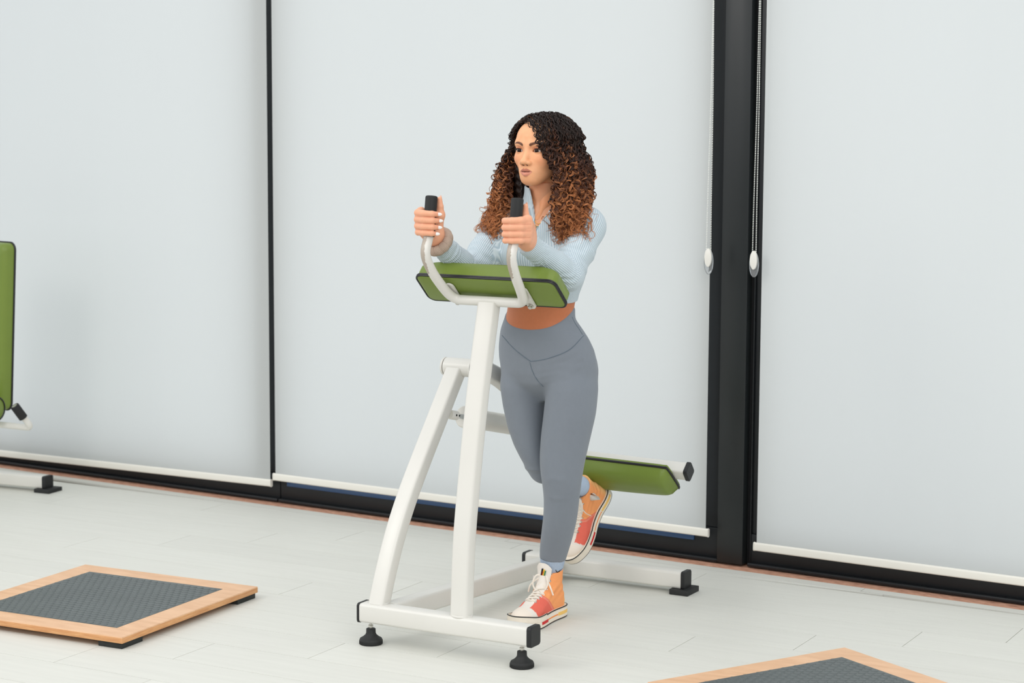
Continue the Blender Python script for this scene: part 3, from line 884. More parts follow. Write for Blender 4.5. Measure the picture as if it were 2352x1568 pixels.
        for ax in range(3):
            o = [(1, 2), (2, 0), (0, 1)][ax]
            A = ins[tuple(slice(0, -1) if q == ax else slice(1, -1) for q in range(3))]
            B = ins[tuple(slice(1, None) if q == ax else slice(1, -1) for q in range(3))]
            e = np.argwhere(A != B); 
            if not len(e): continue
            sg = A[tuple(e.T)]
            e2 = e.copy(); e2[:, o[0]] += 1; e2[:, o[1]] += 1      # grid index of the edge start

            def cell(d0, d1):
                q = e2.copy(); q[:, o[0]] -= d0; q[:, o[1]] -= d1
                return ids[tuple(q.T)]
            f = np.stack([cell(1, 1), cell(0, 1), cell(0, 0), cell(1, 0)], 1)
            f[~sg] = f[~sg][:, ::-1]; Fs.append(f)
        F = np.vstack(Fs); F = F[(F >= 0).all(1)]
        return V, F

    def sample(s, P):
        q = np.clip((np.asarray(P) - s.lo) / s.h, 0, s.n - 1.001); i = q.astype(int); t = q - i; r = 0
        for a in (0, 1):
            for b in (0, 1):
                for c in (0, 1):
                    w = (t[:, 0] if a else 1 - t[:, 0]) * (t[:, 1] if b else 1 - t[:, 1]) * (t[:, 2] if c else 1 - t[:, 2])
                    r = r + w * s.a[i[:, 0] + a, i[:, 1] + b, i[:, 2] + c]
        return r

    def front(s, x, z, y0, y1):
        """first y (going from y0 to y1) that is inside"""
        ys = np.linspace(y0, y1, 200); v = s.sample(np.stack([np.full(200, x), ys, np.full(200, z)], 1))
        i = np.argmax(v < 0)
        return ys[i] if v[i] < 0 else None


def relax(V, F, n=2, lam=0.5):
    E = np.vstack([F[:, [0, 1]], F[:, [1, 2]], F[:, [2, 3]], F[:, [3, 0]]]); V = V.copy()
    for _ in range(n):
        S = np.zeros_like(V); c = np.bincount(E.ravel(), minlength=len(V)).astype(float)
        for k in range(3):
            S[:, k] = np.bincount(E[:, 0], V[E[:, 1], k], len(V)) + np.bincount(E[:, 1], V[E[:, 0], k], len(V))
        V += lam * (S / np.maximum(c, 1)[:, None] - V)
    return V


def seg_d(P, a, b):
    a = np.array(a, float); b = np.array(b, float); ab = b - a
    t = np.clip(((P - a) @ ab) / (ab @ ab), 0, 1); return np.linalg.norm(P - a - t[:, None] * ab, axis=1), t


def smst(x, a, b):
    t = np.clip((x - a) / (b - a), 0, 1); return t * t * (3 - 2 * t)


# ------------------------------------------------------------------ the woman
person = thing('person', 'woman in light blue crop top and grey leggings, standing on one leg at the machine', 'person', (-2.80, 5.32, 0))


def zof(y, Y):
    return at(1250, y, Y=Y)[2]


def sec(y, l, r, Y, ry):
    """section whose silhouette runs from pixel l to pixel r in row y"""
    c = at((l + r) / 2, y, Y=Y); dep = (c - CAMP) @ CF; hw = (r - l) / 2 * dep / FPX
    rx = math.sqrt(max(hw * hw - (0.4836 * ry) ** 2, 1e-5)) / 0.8757
    return (c[2], c[0], Y, rx, ry)


TORSO = [sec(918, 1232, 1296, 5.350, 0.030), sec(898, 1200, 1322, 5.350, 0.064), sec(875, 1170, 1354, 5.347, 0.100), sec(850, 1153, 1368, 5.345, 0.114), sec(825, 1148, 1368, 5.338, 0.114), sec(800, 1147, 1362, 5.33, 0.112), sec(775, 1149, 1350, 5.32, 0.104),
         sec(755, 1152, 1337, 5.312, 0.098), sec(730, 1161, 1319, 5.305, 0.090), sec(705, 1166, 1319, 5.30, 0.088), sec(675, 1160, 1325, 5.295, 0.090), sec(640, 1148, 1338, 5.285, 0.096),
         sec(600, 1140, 1348, 5.275, 0.102), sec(560, 1140, 1350, 5.27, 0.100), sec(525, 1150, 1350, 5.265, 0.086), sec(500, 1172, 1330, 5.262, 0.066), sec(483, 1200, 1300, 5.26, 0.050)]
LEGL = [sec(835, 1268, 1361, 5.338, 0.085), sec(862, 1260, 1370, 5.337, 0.094), sec(890, 1256, 1374, 5.335, 0.098), sec(950, 1250, 1368, 5.328, 0.092), sec(1000, 1244, 1356, 5.322, 0.084), sec(1050, 1241, 1344, 5.316, 0.074),
        sec(1085, 1243, 1337, 5.312, 0.066), sec(1115, 1248, 1333, 5.314, 0.060), sec(1145, 1251, 1329, 5.325, 0.057), sec(1180, 1250, 1326, 5.338, 0.059), sec(1215, 1246, 1319, 5.350, 0.057),
        sec(1250, 1242, 1309, 5.362, 0.048), sec(1280, 1241, 1299, 5.370, 0.040), sec(1310, 1243, 1291, 5.376, 0.034), sec(1340, 1246, 1289, 5.378, 0.034)]
LEGR = [sec(830, 1162, 1262, 5.348, 0.085), sec(860, 1152, 1262, 5.348, 0.094), sec(885, 1150.5, 1262, 5.35, 0.098), sec(930, 1157, 1264, 5.355, 0.090), sec(980, 1168, 1266, 5.36, 0.081), sec(1020, 1182, 1270, 5.365, 0.072),
        sec(1050, 1197, 1276, 5.372, 0.064), sec(1073, 1211, 1278, 5.38, 0.056)]
KR = at(1251, 1078, Y=5.392); 
AR = at(1330, 1114, Y=5.68)
SHL = at(1347, 521, Y=5.255); SHR = at(1146, 532, Y=5.255)
ELL = at(1306, 634, Y=5.125); ELR = at(1080, 630, Y=5.105)
GL = np.array((XM + 0.1395, 4.893, 1.222)); GR = np.array((XM - 0.1395, 4.895, 1.234))
WRL = at(1219, 566, Y=4.970); WRR = at(1010, 558, Y=4.968)
HC = at(1246, 347, Y=5.235)     # between the ears at eye height
HY = math.radians(5.5)          # head turned towards the left of the photo
HM = np.array([[math.cos(HY), math.sin(HY), 0], [math.sin(HY), -math.cos(HY), 0], [0, 0, 1.0]])
# rows: image of head axes: local x (her left) = +X world, local y (forward) = -Y world
HX = np.array([math.cos(HY), -math.sin(HY), 0]); HF = np.array([-math.sin(HY), -math.cos(HY), 0]); HZ = np.array([0, 0, 1.0])
tilt = math.radians(3)


def H(x, y, z):
    return HC + HX * x + HF * y + HZ * z


def fold(f, pts, amp, wid):
    """soft cloth ridge along a polyline"""
    P = smoothpath(pts, 6)

    def fn(x, y, z):
        d = None
        for p in P:
            q = (x - p[0]) ** 2 + (y - p[1]) ** 2 + (z - p[2]) ** 2
            d = q if d is None else np.minimum(d, q)
        return -amp * np.exp(-d / (wid * wid))
    return f.put(P.min(0) - wid * 2, P.max(0) + wid * 2, fn, 0, '+', m=0)


# ---- leggings
f = Field((-3.08, 5.16, 0.16), (-2.54, 5.80, 0.99), 0.004)
g = 0.0025
f.zloft([t for t in TORSO if t[0] < 1.0], grow=g)
f.zloft(LEGR, k=0.016, grow=g)
f.ell(at(1216, 858, Y=5.405), (0.066, 0.070, 0.080), 0.04); f.ell(at(1318, 858, Y=5.405), (0.068, 0.070, 0.080), 0.04)
f.cone(KR + (0.0, -0.002, 0.006), KR + (0.003, 0.10, -0.018), 0.050, 0.051, 0.03)
f.cone(KR + (0.003, 0.10, -0.018), KR * 0.45 + AR * 0.55, 0.051, 0.043, 0.02)
f.cone(KR * 0.45 + AR * 0.55, AR + (0, -0.055, 0.004), 0.043, 0.034, 0.02)
f2 = Field(f.lo, f.lo + f.h * (f.n - 1), f.h); f2.zloft(LEGL, grow=g)
kk = 0.012; hh = np.maximum(kk - np.abs(f.a - f2.a), 0) / kk; zz_ = (f.lo[2] + f.h * np.arange(f.n[2]))[None, None, :]
wgt = smst(zz_, 0.70, 0.76)
hh2 = np.maximum(0.018 - np.abs(f.a - f2.a), 0) / 0.018
f.a = (np.minimum(f.a, f2.a) - (hh * hh * kk / 4) * (1 - wgt) - (hh2 ** 2 * 0.018 / 4) * wgt).astype(np.float32)
LEGF = f


def onsurf(px, py, fld, y0=4.9, y1=5.9):
    """point of a field's surface seen at a photo pixel"""
    d = (px - 1176) / FPX * CR - (py - 784) / FPX * CU + CF
    t = np.linspace((y0) / d[1], (y1) / d[1], 900); P = CAMP + t[:, None] * d
    ok = ((P > fld.lo) & (P < fld.lo + fld.h * (fld.n - 1))).all(1)
    v = np.where(ok, fld.sample(P), 1.0); i = np.argmax(v < 0)
    return P[i]


# soft creases at the hip, knee and crotch
for pts, amp in (([(1235, 868), (1275, 857), (1330, 843)], .0042), ([(1240, 850), (1280, 842), (1335, 822)], .0034), ([(1236, 880), (1262, 872), (1300, 862)], .0034), ([(1250, 835), (1290, 822), (1340, 800)], .0022),
                 ([(1256, 1103), (1275, 1100), (1300, 1104)], .0020), ([(1262, 1140), (1280, 1145), (1300, 1143)], .0020), ([(1255, 1152), (1290, 1160), (1320, 1150)], .0008)):
    fold(f, [onsurf(x, y, f) for x, y in pts], amp, 0.008)
wl = onsurf(1244, 758, f)
f.half((wl[0], wl[1], wl[2] + 0.002), (0.02, -0.62, 1.0), lo=(-3.1, 5.1, 0.80), hi=(-2.5, 5.85, 1.1))
f.half(at(1268, 1284, Y=5.37), (-0.10, 0.0, -1.0), lo=(-3.0, 5.15, 0.10), hi=(-2.55, 5.55, 0.36))
f.half(AR + (0, -0.055, 0), (0.0, 1.0, -0.2), lo=(-3.0, 5.56, 0.2), hi=(-2.6, 5.9, 0.6))
V, F = f.mesh(); V = relax(V, F, 3)
m_leg = mat('grey_blue_leggings', (127, 134, 143), 0.62, vary=0.03, scale=60, bump=0.08, bscale=1500, sheen=0.15, spec=0.3)
V_, F_ = V, F
leggings = npobj('leggings', V, F, m_leg, person, label='grey-blue high-waisted leggings')
m_seam = mat('leggings_seam', (98, 112, 124), 0.7)


def seam(name, pix, fld, r, m, parent, lift=0.0, y0=4.9, y1=5.9, n=6):
    P = np.array([onsurf(x, y, fld, y0, y1) for x, y in [tuple(q) for q in smoothpath([(a, b, 0) for a, b in pix], n)[:, :2]]])
    P = P - CF * (lift + 0.0012)
    w = MB(); w.tube(P, r, 6); return obj(name, w, m, parent)


seam('waistband_seam', [(1153, 770), (1180, 800), (1213, 826), (1225, 829), (1262, 822), (1308, 803), (1341, 770)], f, 0.0011, m_seam, leggings)
seam('front_seam', [(1217, 832), (1222, 850), (1232, 870), (1248, 888)], f, 0.0008, m_seam, leggings)
seam('side_seam', [(1314, 728), (1321, 742), (1330, 755), (1338, 768)], f, 0.0009, m_seam, leggings)

# ---- zip top
f = Field((-3.14, 4.93, 0.93), (-2.50, 5.42, 1.345), 0.0034)
g = 0.0055
f.zloft([t for t in TORSO if t[0] > 0.90], grow=g)
f.ell(at(1196, 585, Y=5.195), (0.052, 0.045, 0.050), 0.03); f.ell(at(1292, 585, Y=5.195), (0.054, 0.045, 0.052), 0.03)
f.cone(SHL, SHR, 0.046, 0.046, 0.05); f.cone(SHL + (-0.02, 0, 0.004), HC + (0.015, 0.03, -0.155), 0.045, 0.045, 0.04); f.cone(SHR + (0.02, 0, 0.004), HC + (-0.015, 0.03, -0.155), 0.043, 0.045, 0.04)
for S, E, W, q in ((SHL, ELL, WRL, 1), (SHR, ELR, WRR, -1)):
    M_ = S * 0.5 + E * 0.5
    f.cone(S, M_, 0.054, 0.048, 0.03); f.cone(M_, E, 0.048, 0.043, 0.015)
    Q = E * 0.62 + W * 0.38
    f.cone(E, Q, 0.043, 0.041, 0.012); f.cone(Q, W, 0.041, 0.031, 0.01)
    if q == 1: f.cone(W, W + (W - E) / np.linalg.norm(W - E) * 0.03 + (0.004, 0.006, 0), 0.031, 0.034, 0.01)
NB = HC + (0.0, 0.035, -0.150)      # base of the neck
NT_ = H(0.0, -0.018, -0.075)
f.cone(NB + (0, 0, -0.01), NT_ * 0.6 + NB * 0.4, 0.071, 0.066, 0.02)
# sleeve creases
for S, E, W, q in ((SHL, ELL, WRL, 1), (SHR, ELR, WRR, -1)):
    for A_, B_, t0, t1, am in ((S, E, 0.35, 0.95, 5), (E, W, 0.02, 0.30, 3), (E, W, 0.6, 1.0, 6)):
        ax = (B_ - A_); Ln = np.linalg.norm(ax); ax = ax / Ln

        def fn(x, y, z, A_=A_, ax=ax, Ln=Ln, t0=t0, t1=t1, am=am, q=q):
            t = ((x - A_[0]) * ax[0] + (y - A_[1]) * ax[1] + (z - A_[2]) * ax[2]) / Ln
            tt = t + 0.10 * np.sin((x * 31 + y * 47 * q + z * 23))
            w = smst(tt, t0, t0 + 0.12) * (1 - smst(tt, t1 - 0.12, t1 + 0.05))
            d2 = (x - A_[0] - t * Ln * ax[0]) ** 2 + (y - A_[1] - t * Ln * ax[1]) ** 2 + (z - A_[2] - t * Ln * ax[2]) ** 2
            return -0.0030 * w * np.sin((tt - t0) / (t1 - t0) * am * 2 * PI) * np.exp(-(d2 / 0.058 ** 2) ** 2)
        f.put(np.minimum(A_, B_) - 0.07, np.maximum(A_, B_) + 0.07, fn, 0, '+', m=0)
TOPF = f
hem = at(1242, 703, Y=5.20)
f.half(hem, (0, 0.06, -1), lo=(-3.02, 5.14, 0.9), hi=(-2.6, 5.45, 1.02))
for W, E in ((WRL, ELL), (WRR, ELR)):
    W2 = W + (W - E) / np.linalg.norm(W - E) * (0.022 if E is ELL else 0.0)
    f.half(W2, W - E, lo=W2 - 0.05, hi=W2 + 0.06)
VB = onsurf(1229, 528, f, 5.0, 5.6)
ctop = NB + (0, -0.01, 0.062)


def vneck(x, y, z):
    t = (z - VB[2]) / 0.085
    w = np.where(t > 0, 0.034 * np.maximum(t, 0) ** 0.9, -0.02)
    return np.maximum(np.abs(x - (VB[0] + 0.010 * t)) - w, y - (NB[1] - 0.012)) + 0 * z


f.put((VB[0] - 0.09, 5.05, VB[2] - 0.01), (VB[0] + 0.1, NB[1] + 0.01, 1.345), vneck, 0, 's', m=0)
# open inside of the collar so that the neck stands free in it
f.cone(NB + (0, -0.004, -0.012), NT_ + (0, -0.004, 0.03), 0.060, 0.056, op='s')
f.half(ctop, (-0.05, -0.30, 1.0), lo=(-3.0, 5.1, 1.25), hi=(-2.6, 5.5, 1.36))
V, F = f.mesh(); V = relax(V, F, 2)
# rib coordinate
segs = []
for S, E, W, q in ((SHL, ELL, WRL, 1), (SHR, ELR, WRR, -1)):
    for A_, B_, rr in ((S, E, 0.047), (E, W, 0.040)):
        d, t = seg_d(V, A_, B_); ax = (B_ - A_) / np.linalg.norm(B_ - A_); u = -CF + ax * (CF @ ax); u /= np.linalg.norm(u); w = np.cross(ax, u)
        rel = V - A_ - (t * np.linalg.norm(B_ - A_))[:, None] * ax
        m = (d < 0.064) & ((V[:, 0] > -2.70) | (V[:, 0] < -2.905) | (V[:, 1] < 5.14))
        segs.append((np.where(m, d, 9.0), np.arctan2(rel @ w, rel @ u), rr))


def roundz(cx, cy, rr, sel):
    an = np.arctan2((V[:, 0] - cx) * 0.876 + (V[:, 1] - cy) * 0.482, (V[:, 0] - cx) * 0.482 - (V[:, 1] - cy) * 0.876)
    segs.append((sel, an, rr))


roundz(-2.80, 5.29, 0.115, np.full(len(V), 1.0)); roundz(NB[0], NB[1], 0.062, np.where(V[:, 2] > NB[2] + 0.018, 0.5, 9.0))
kid = np.argmin(np.stack([q[0] for q in segs]), 0); ANG = np.stack([q[1] for q in segs]); RR = np.array([q[2] for q in segs])
fk = np.sort(kid[F], 1)[:, 1]; an = ANG[fk[:, None], F]; an = an - 2 * PI * np.round((an - an[:, :1]) / (2 * PI)); ribc = (an * RR[fk][:, None]).astype(np.float32)
m_top = mat('light_blue_rib_knit', (196, 214, 224), 0.75, sheen=0.2, spec=0.25)
nt = m_top.node_tree; N = nt.nodes; L = nt.links; P_ = N['Principled BSDF']
a = N.new('ShaderNodeAttribute'); a.attribute_name = 'rib'
mu = N.new('ShaderNodeMath'); mu.operation = 'MULTIPLY'; mu.inputs[1].default_value = 2 * PI / 0.0056; L.new(a.outputs['Fac'], mu.inputs[0])
sn = N.new('ShaderNodeMath'); sn.operation = 'SINE'; L.new(mu.outputs[0], sn.inputs[0])
mr = N.new('ShaderNodeMapRange'); mr.inputs['From Min'].default_value = -1; mr.inputs['From Max'].default_value = 1; L.new(sn.outputs[0], mr.inputs['Value'])
bp = N.new('ShaderNodeBump'); bp.inputs['Strength'].default_value = 0.8; bp.inputs['Distance'].default_value = 0.0012; L.new(mr.outputs[0], bp.inputs['Height']); L.new(bp.outputs['Normal'], P_.inputs['Normal'])
mx = N.new('ShaderNodeMix'); mx.data_type = 'RGBA'; L.new(mr.outputs[0], mx.inputs['Factor']); mx.inputs['A'].default_value = (*lin((168, 186, 196)), 1); mx.inputs['B'].default_value = (*lin((210, 221, 226)), 1)
L.new(mx.outputs['Result'], P_.inputs['Base Color'])
top = npobj('zip_top', V, F, m_top, person, label='light blue ribbed cropped half-zip top')
ra = top.data.attributes.new('rib', 'FLOAT', 'CORNER')
if len(top.data.loops) == ribc.size: ra.data.foreach_set('value', ribc.ravel())
# zip: toothed edges of the open collar, closed line below, ring puller at the hem
m_zip = mat('silver_zip', (206, 210, 210), 0.35, metal=0.6)
zl = [(1229, 531), (1224, 515), (1219, 496), (1215, 478)]; zr = [(1229, 531), (1240, 513), (1253, 497), (1265, 484)]
for pix in (zl, zr):
    Q = smoothpath([(a_, b_, 0) for a_, b_ in pix], 9)[:, :2]; w = MB(); 
    for i, (x, y) in enumerate(Q):
        p = onsurf(x, y, TOPF, 5.05, 5.24) - CF * 0.001; w.box(tuple(p), (0.0032, 0.0028, 0.0014), 0.0)
    obj('zip_teeth', w, m_zip, top, kind='stuff')
w = MB(); w.tube([onsurf(1229, y, TOPF, 5.0, 5.4) - CF * 0.0006 for y in np.linspace(531, 603, 12)], 0.0012, 6); obj('zip_line', w, mat('zip_tape', (170, 190, 204), 0.7), top)
pc = at(1205, 702, Y=5.215); w = MB(); w.tube([pc + np.array((0, 0, -0.004)) + 0.0042 * np.array((math.cos(a_), 0, math.sin(a_) * 1.1)) for a_ in np.linspace(0, 2 * PI, 20, endpoint=False)], 0.0011, 8, closed=True)
w.tube([pc + (0, 0, 0), pc + (0, 0, 0.006)], 0.0018, 8); obj('zip_puller', w, mat('white_metal', (225, 225, 222), 0.3), top)

# ---- skin: head with neck, belly, forearms and hands joined into one mesh
SK = []          # (V, F, colour)


def skin(V, F, col): SK.append((V, F, col))


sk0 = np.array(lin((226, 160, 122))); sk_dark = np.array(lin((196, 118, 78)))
# belly and chest under the clothes
f = Field((-3.06, 5.10, 0.86), (-2.54, 5.44, 1.34), 0.005)
f.zloft([t for t in TORSO if t[0] > 0.84], grow=-0.001)
f.cone(SHL + (-0.03, 0, 0), SHR + (0.03, 0, 0), 0.040, 0.040, 0.05)
f.cone(NB + (0, 0, -0.01), NT_, 0.055, 0.050, 0.035)
nv = onsurf(1243, 752, f); 
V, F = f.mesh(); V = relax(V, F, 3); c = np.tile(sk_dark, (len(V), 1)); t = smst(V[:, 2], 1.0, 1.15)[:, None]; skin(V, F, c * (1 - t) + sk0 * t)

# head
h = 0.0016
f = Field((-0.095, -0.115, -0.235), (0.095, 0.125, 0.125), h)       # local coordinates
f.ell((0, -0.018, 0.020), (0.0735, 0.092, 0.078))
f.ell((0, 0.030, -0.030), (0.057, 0.055, 0.072), 0.03)
f.ell((0, 0.022, 0.038), (0.060, 0.062, 0.052), 0.025)
f.ell((0, 0.056, -0.093), (0.024, 0.024, 0.018), 0.028)
for s in (-1, 1):
    f.cone((s * 0.044, 0.004, -0.044), (s * 0.013, 0.060, -0.092), 0.016, 0.013, 0.024)
    f.ell((s * 0.036, 0.053, -0.024), (0.021, 0.019, 0.019), 0.022)
    f.cone((s * 0.013, 0.0765, 0.021), (s * 0.043, 0.064, 0.023), 0.0080, 0.0080, 0.014)
f.ell((0, 0.064, -0.064), (0.029, 0.024, 0.024), 0.022)
f.cone((0, 0.073, 0.012), (0, 0.096, -0.029), 0.0070, 0.0082, 0.014)
f.ell((0, 0.0975, -0.034), (0.0112, 0.0098, 0.0092), 0.008)
for s in (-1, 1): f.ell((s * 0.0120, 0.0885, -0.038), (0.0076, 0.0100, 0.0076), 0.006)
for s in (-1, 1):
    f.ell((s * 0.031, 0.090, 0.004), (0.0165, 0.0155, 0.0105), 0.012, 's')
    f.ell((s * 0.0065, 0.0935, -0.0455), (0.0036, 0.0052, 0.0034), 0.002, 's')
# lips
f.cone((-0.0190, 0.0810, -0.0656), (-0.004, 0.0885, -0.0606), 0.0030, 0.0060, 0.004); f.cone((0.0190, 0.0810, -0.0656), (0.004, 0.0885, -0.0606), 0.0030, 0.0060, 0.004); f.cone((-0.005, 0.0882, -0.0620), (0.005, 0.0882, -0.0620), 0.0054, 0.0054, 0.003)
f.cone((-0.0150, 0.0818, -0.0697), (0.0, 0.0868, -0.0748), 0.0036, 0.0078, 0.004); f.cone((0.0150, 0.0818, -0.0697), (0.0, 0.0868, -0.0748), 0.0036, 0.0078, 0.004)
f.cone((-0.0175, 0.0845, -0.0674), (-0.004, 0.0935, -0.0676), 0.0008, 0.0011, 0.002, 's'); f.cone((0.0175, 0.0845, -0.0674), (0.004, 0.0935, -0.0676), 0.0008, 0.0011, 0.002, 's'); f.cone((-0.004, 0.0935, -0.0676), (0.004, 0.0935, -0.0676), 0.0011, 0.0011, 0.002, 's')
f.cone((0, 0.0945, -0.049), (0, 0.0960, -0.0545), 0.0022, 0.0026, 0.005, 's')
# lids around the eyeballs
EYE = [np.array((s * 0.0305, 0.0675, 0.002)) for s in (-1, 1)]
for e_, s in zip(EYE, (-1, 1)):
    f.ell(e_, (0.0137, 0.0137, 0.0132), 0.0035)
    # almond opening
    def op(x, y, z, e_=e_, s=s):
        u = (x - e_[0]) * s; w = z - e_[2]
        up = 0.0052 * (1 - np.clip(np.abs((u + 0.001) / 0.0142), 0, 1) ** 2.2) + 0.0010 * u / 0.014
        dn = -0.0040 * (1 - np.clip(np.abs((u - 0.001) / 0.0140), 0, 1) ** 2.4) + 0.0010 * u / 0.014
        d = np.maximum(w - up, dn - w); return np.maximum(d, (e_[1] + 0.004) - y)
    f.put(e_ - (0.016, 0, 0.01), e_ + (0.016, 0.03, 0.01), op, 0, 's', m=0)
    f.cone(e_ + (-s * 0.010, 0.0095, 0.0085), e_ + (s * 0.012, 0.0045, 0.0082), 0.0016, 0.0022, 0.003)
for s in (-1, 1):
    f.ell((s * 0.0735, -0.012, -0.018), (0.008, 0.019, 0.030), 0.008)
# neck
f.put((-0.07, -0.12, -0.235), (0.07, 0.08, -0.02), lambda x, y, z: (lambda t: np.sqrt(x ** 2 + ((y + 0.024 + 0.014 * t) / 0.98) ** 2) - (0.0495 + 0.010 * t * t))(np.clip((-z - 0.05) / 0.17, 0, 1.2)), 0.016, m=0)
for s in (-1, 1): f.cone((s * 0.040, -0.030, -0.075), (s * 0.010, 0.030, -0.215), 0.012, 0.010, 0.02)
V, F = f.mesh(); V = relax(V, F, 1, 0.35)
X_, Y_, Z_ = V[:, 0], V[:, 1], V[:, 2]
c = np.tile(np.array(lin((240, 177, 132))), (len(V), 1))


def blend(c, rgb, w):
    w = np.clip(w, 0, 1)[:, None]; return c * (1 - w) + np.array(lin(rgb)) * w


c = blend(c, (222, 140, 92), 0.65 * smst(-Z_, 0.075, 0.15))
c = blend(c, (226, 130, 92), 0.35 * np.exp(-(((np.abs(X_) - 0.045) / 0.018) ** 2 + ((Z_ + 0.03) / 0.022) ** 2)))
fr = Y_ > 0.05
c = blend(c, (176, 88, 50), 0.85 * fr * np.exp(-(((np.abs(X_) - 0.031) / 0.015) ** 2 + ((Z_ - 0.0095) / 0.0062) ** 2)))     # eye shadow
for s in (-1, 1):
    bx_ = np.clip((X_ * s - 0.012) / 0.036, 0, 1); bz = 0.0190 + 0.0072 * np.sin(np.clip(bx_, 0, 1) * 2.1) - 0.003 * bx_ ** 3
    th_ = 0.0054 * (1 - 0.62 * bx_) * smst(X_ * s, 0.0095, 0.014) * (1 - smst(X_ * s, 0.045, 0.050)) + 1e-5
    c = blend(c, (80, 42, 30), fr * (1 - smst(np.abs(Z_ - bz), th_ * 0.55, th_ * 1.25)) * (th_ > 0.0004) * 0.92)
    u = X_ * s - 0.0305; w = Z_ - 0.002
    up = 0.0052 * (1 - np.clip(np.abs((u + 0.001) / 0.0142), 0, 1) ** 2.2) + 0.0010 * u / 0.014; dn = -0.0040 * (1 - np.clip(np.abs((u - 0.001) / 0.0140), 0, 1) ** 2.4) + 0.0010 * u / 0.014
    c = blend(c, (36, 20, 16), fr * (u < 0.0165) * smst(u, -0.0125, -0.006) * (1 - smst(np.abs(w - up - 0.0005), 0.0010, 0.0026)) * (Y_ > 0.066))
    c = blend(c, (120, 62, 44), fr * 0.6 * (np.abs(u) < 0.014) * (1 - smst(np.abs(w - dn + 0.0003), 0.0006, 0.0018)) * (Y_ > 0.066))
ax_ = np.abs(X_)
zu = np.interp(ax_, [0, 0.0045, 0.010, 0.0165, 0.0215], [-0.0580, -0.0560, -0.0578, -0.0625, -0.0668]); zl = np.interp(ax_, [0, 0.006, 0.012, 0.0175, 0.0215], [-0.0828, -0.0820, -0.0785, -0.0725, -0.0680])
inl = (Y_ > 0.07) * (1 - smst(ax_, 0.0205, 0.0215)); e9 = 0.0008
c = blend(c, (176, 104, 86), 0.88 * inl * (1 - smst(Z_ - zu, -e9, e9)) * smst(Z_ + 0.0674, -0.0004, 0.0004))
c = blend(c, (216, 142, 122), 0.88 * inl * smst(Z_ - zl, -e9, e9) * (1 - smst(Z_ + 0.0674, -0.0004, 0.0004)))
md = np.minimum(seg_d(V, (-0.0185, 0.0835, -0.0674), (0.0, 0.0930, -0.0676))[0], seg_d(V, (0.0185, 0.0835, -0.0674), (0.0, 0.0930, -0.0676))[0]); c = blend(c, (86, 34, 28), (1 - smst(md, 0.0012, 0.0024)) * (np.abs(X_) < 0.0245))
for s in (-1, 1): c = blend(c, (70, 28, 20), 1 - smst(np.linalg.norm((V - (s * 0.0065, 0.0925, -0.0450)) / (1, 1.4, 1), axis=1), 0.0030, 0.0046))
for q in ((0.022, 0.050),): c = blend(c, (120, 66, 40), 1 - smst(np.hypot(X_ - q[0], Z_ - q[1]), 0.0007, 0.0014))
def squash(V):
    V = V.copy(); z = V[:, 2]; V[:, 2] = np.where(z < -0.11, z + 0.0143, np.where(z < 0, z * 0.87, z)); return V


V = squash(V)
HV = HC + V[:, :1] * HX + V[:, 1:2] * HF + V[:, 2:3] * HZ
skin(HV, F[:, ::-1] if np.linalg.det(np.stack([HX, HF, HZ])) < 0 else F, c)
HEADF = f


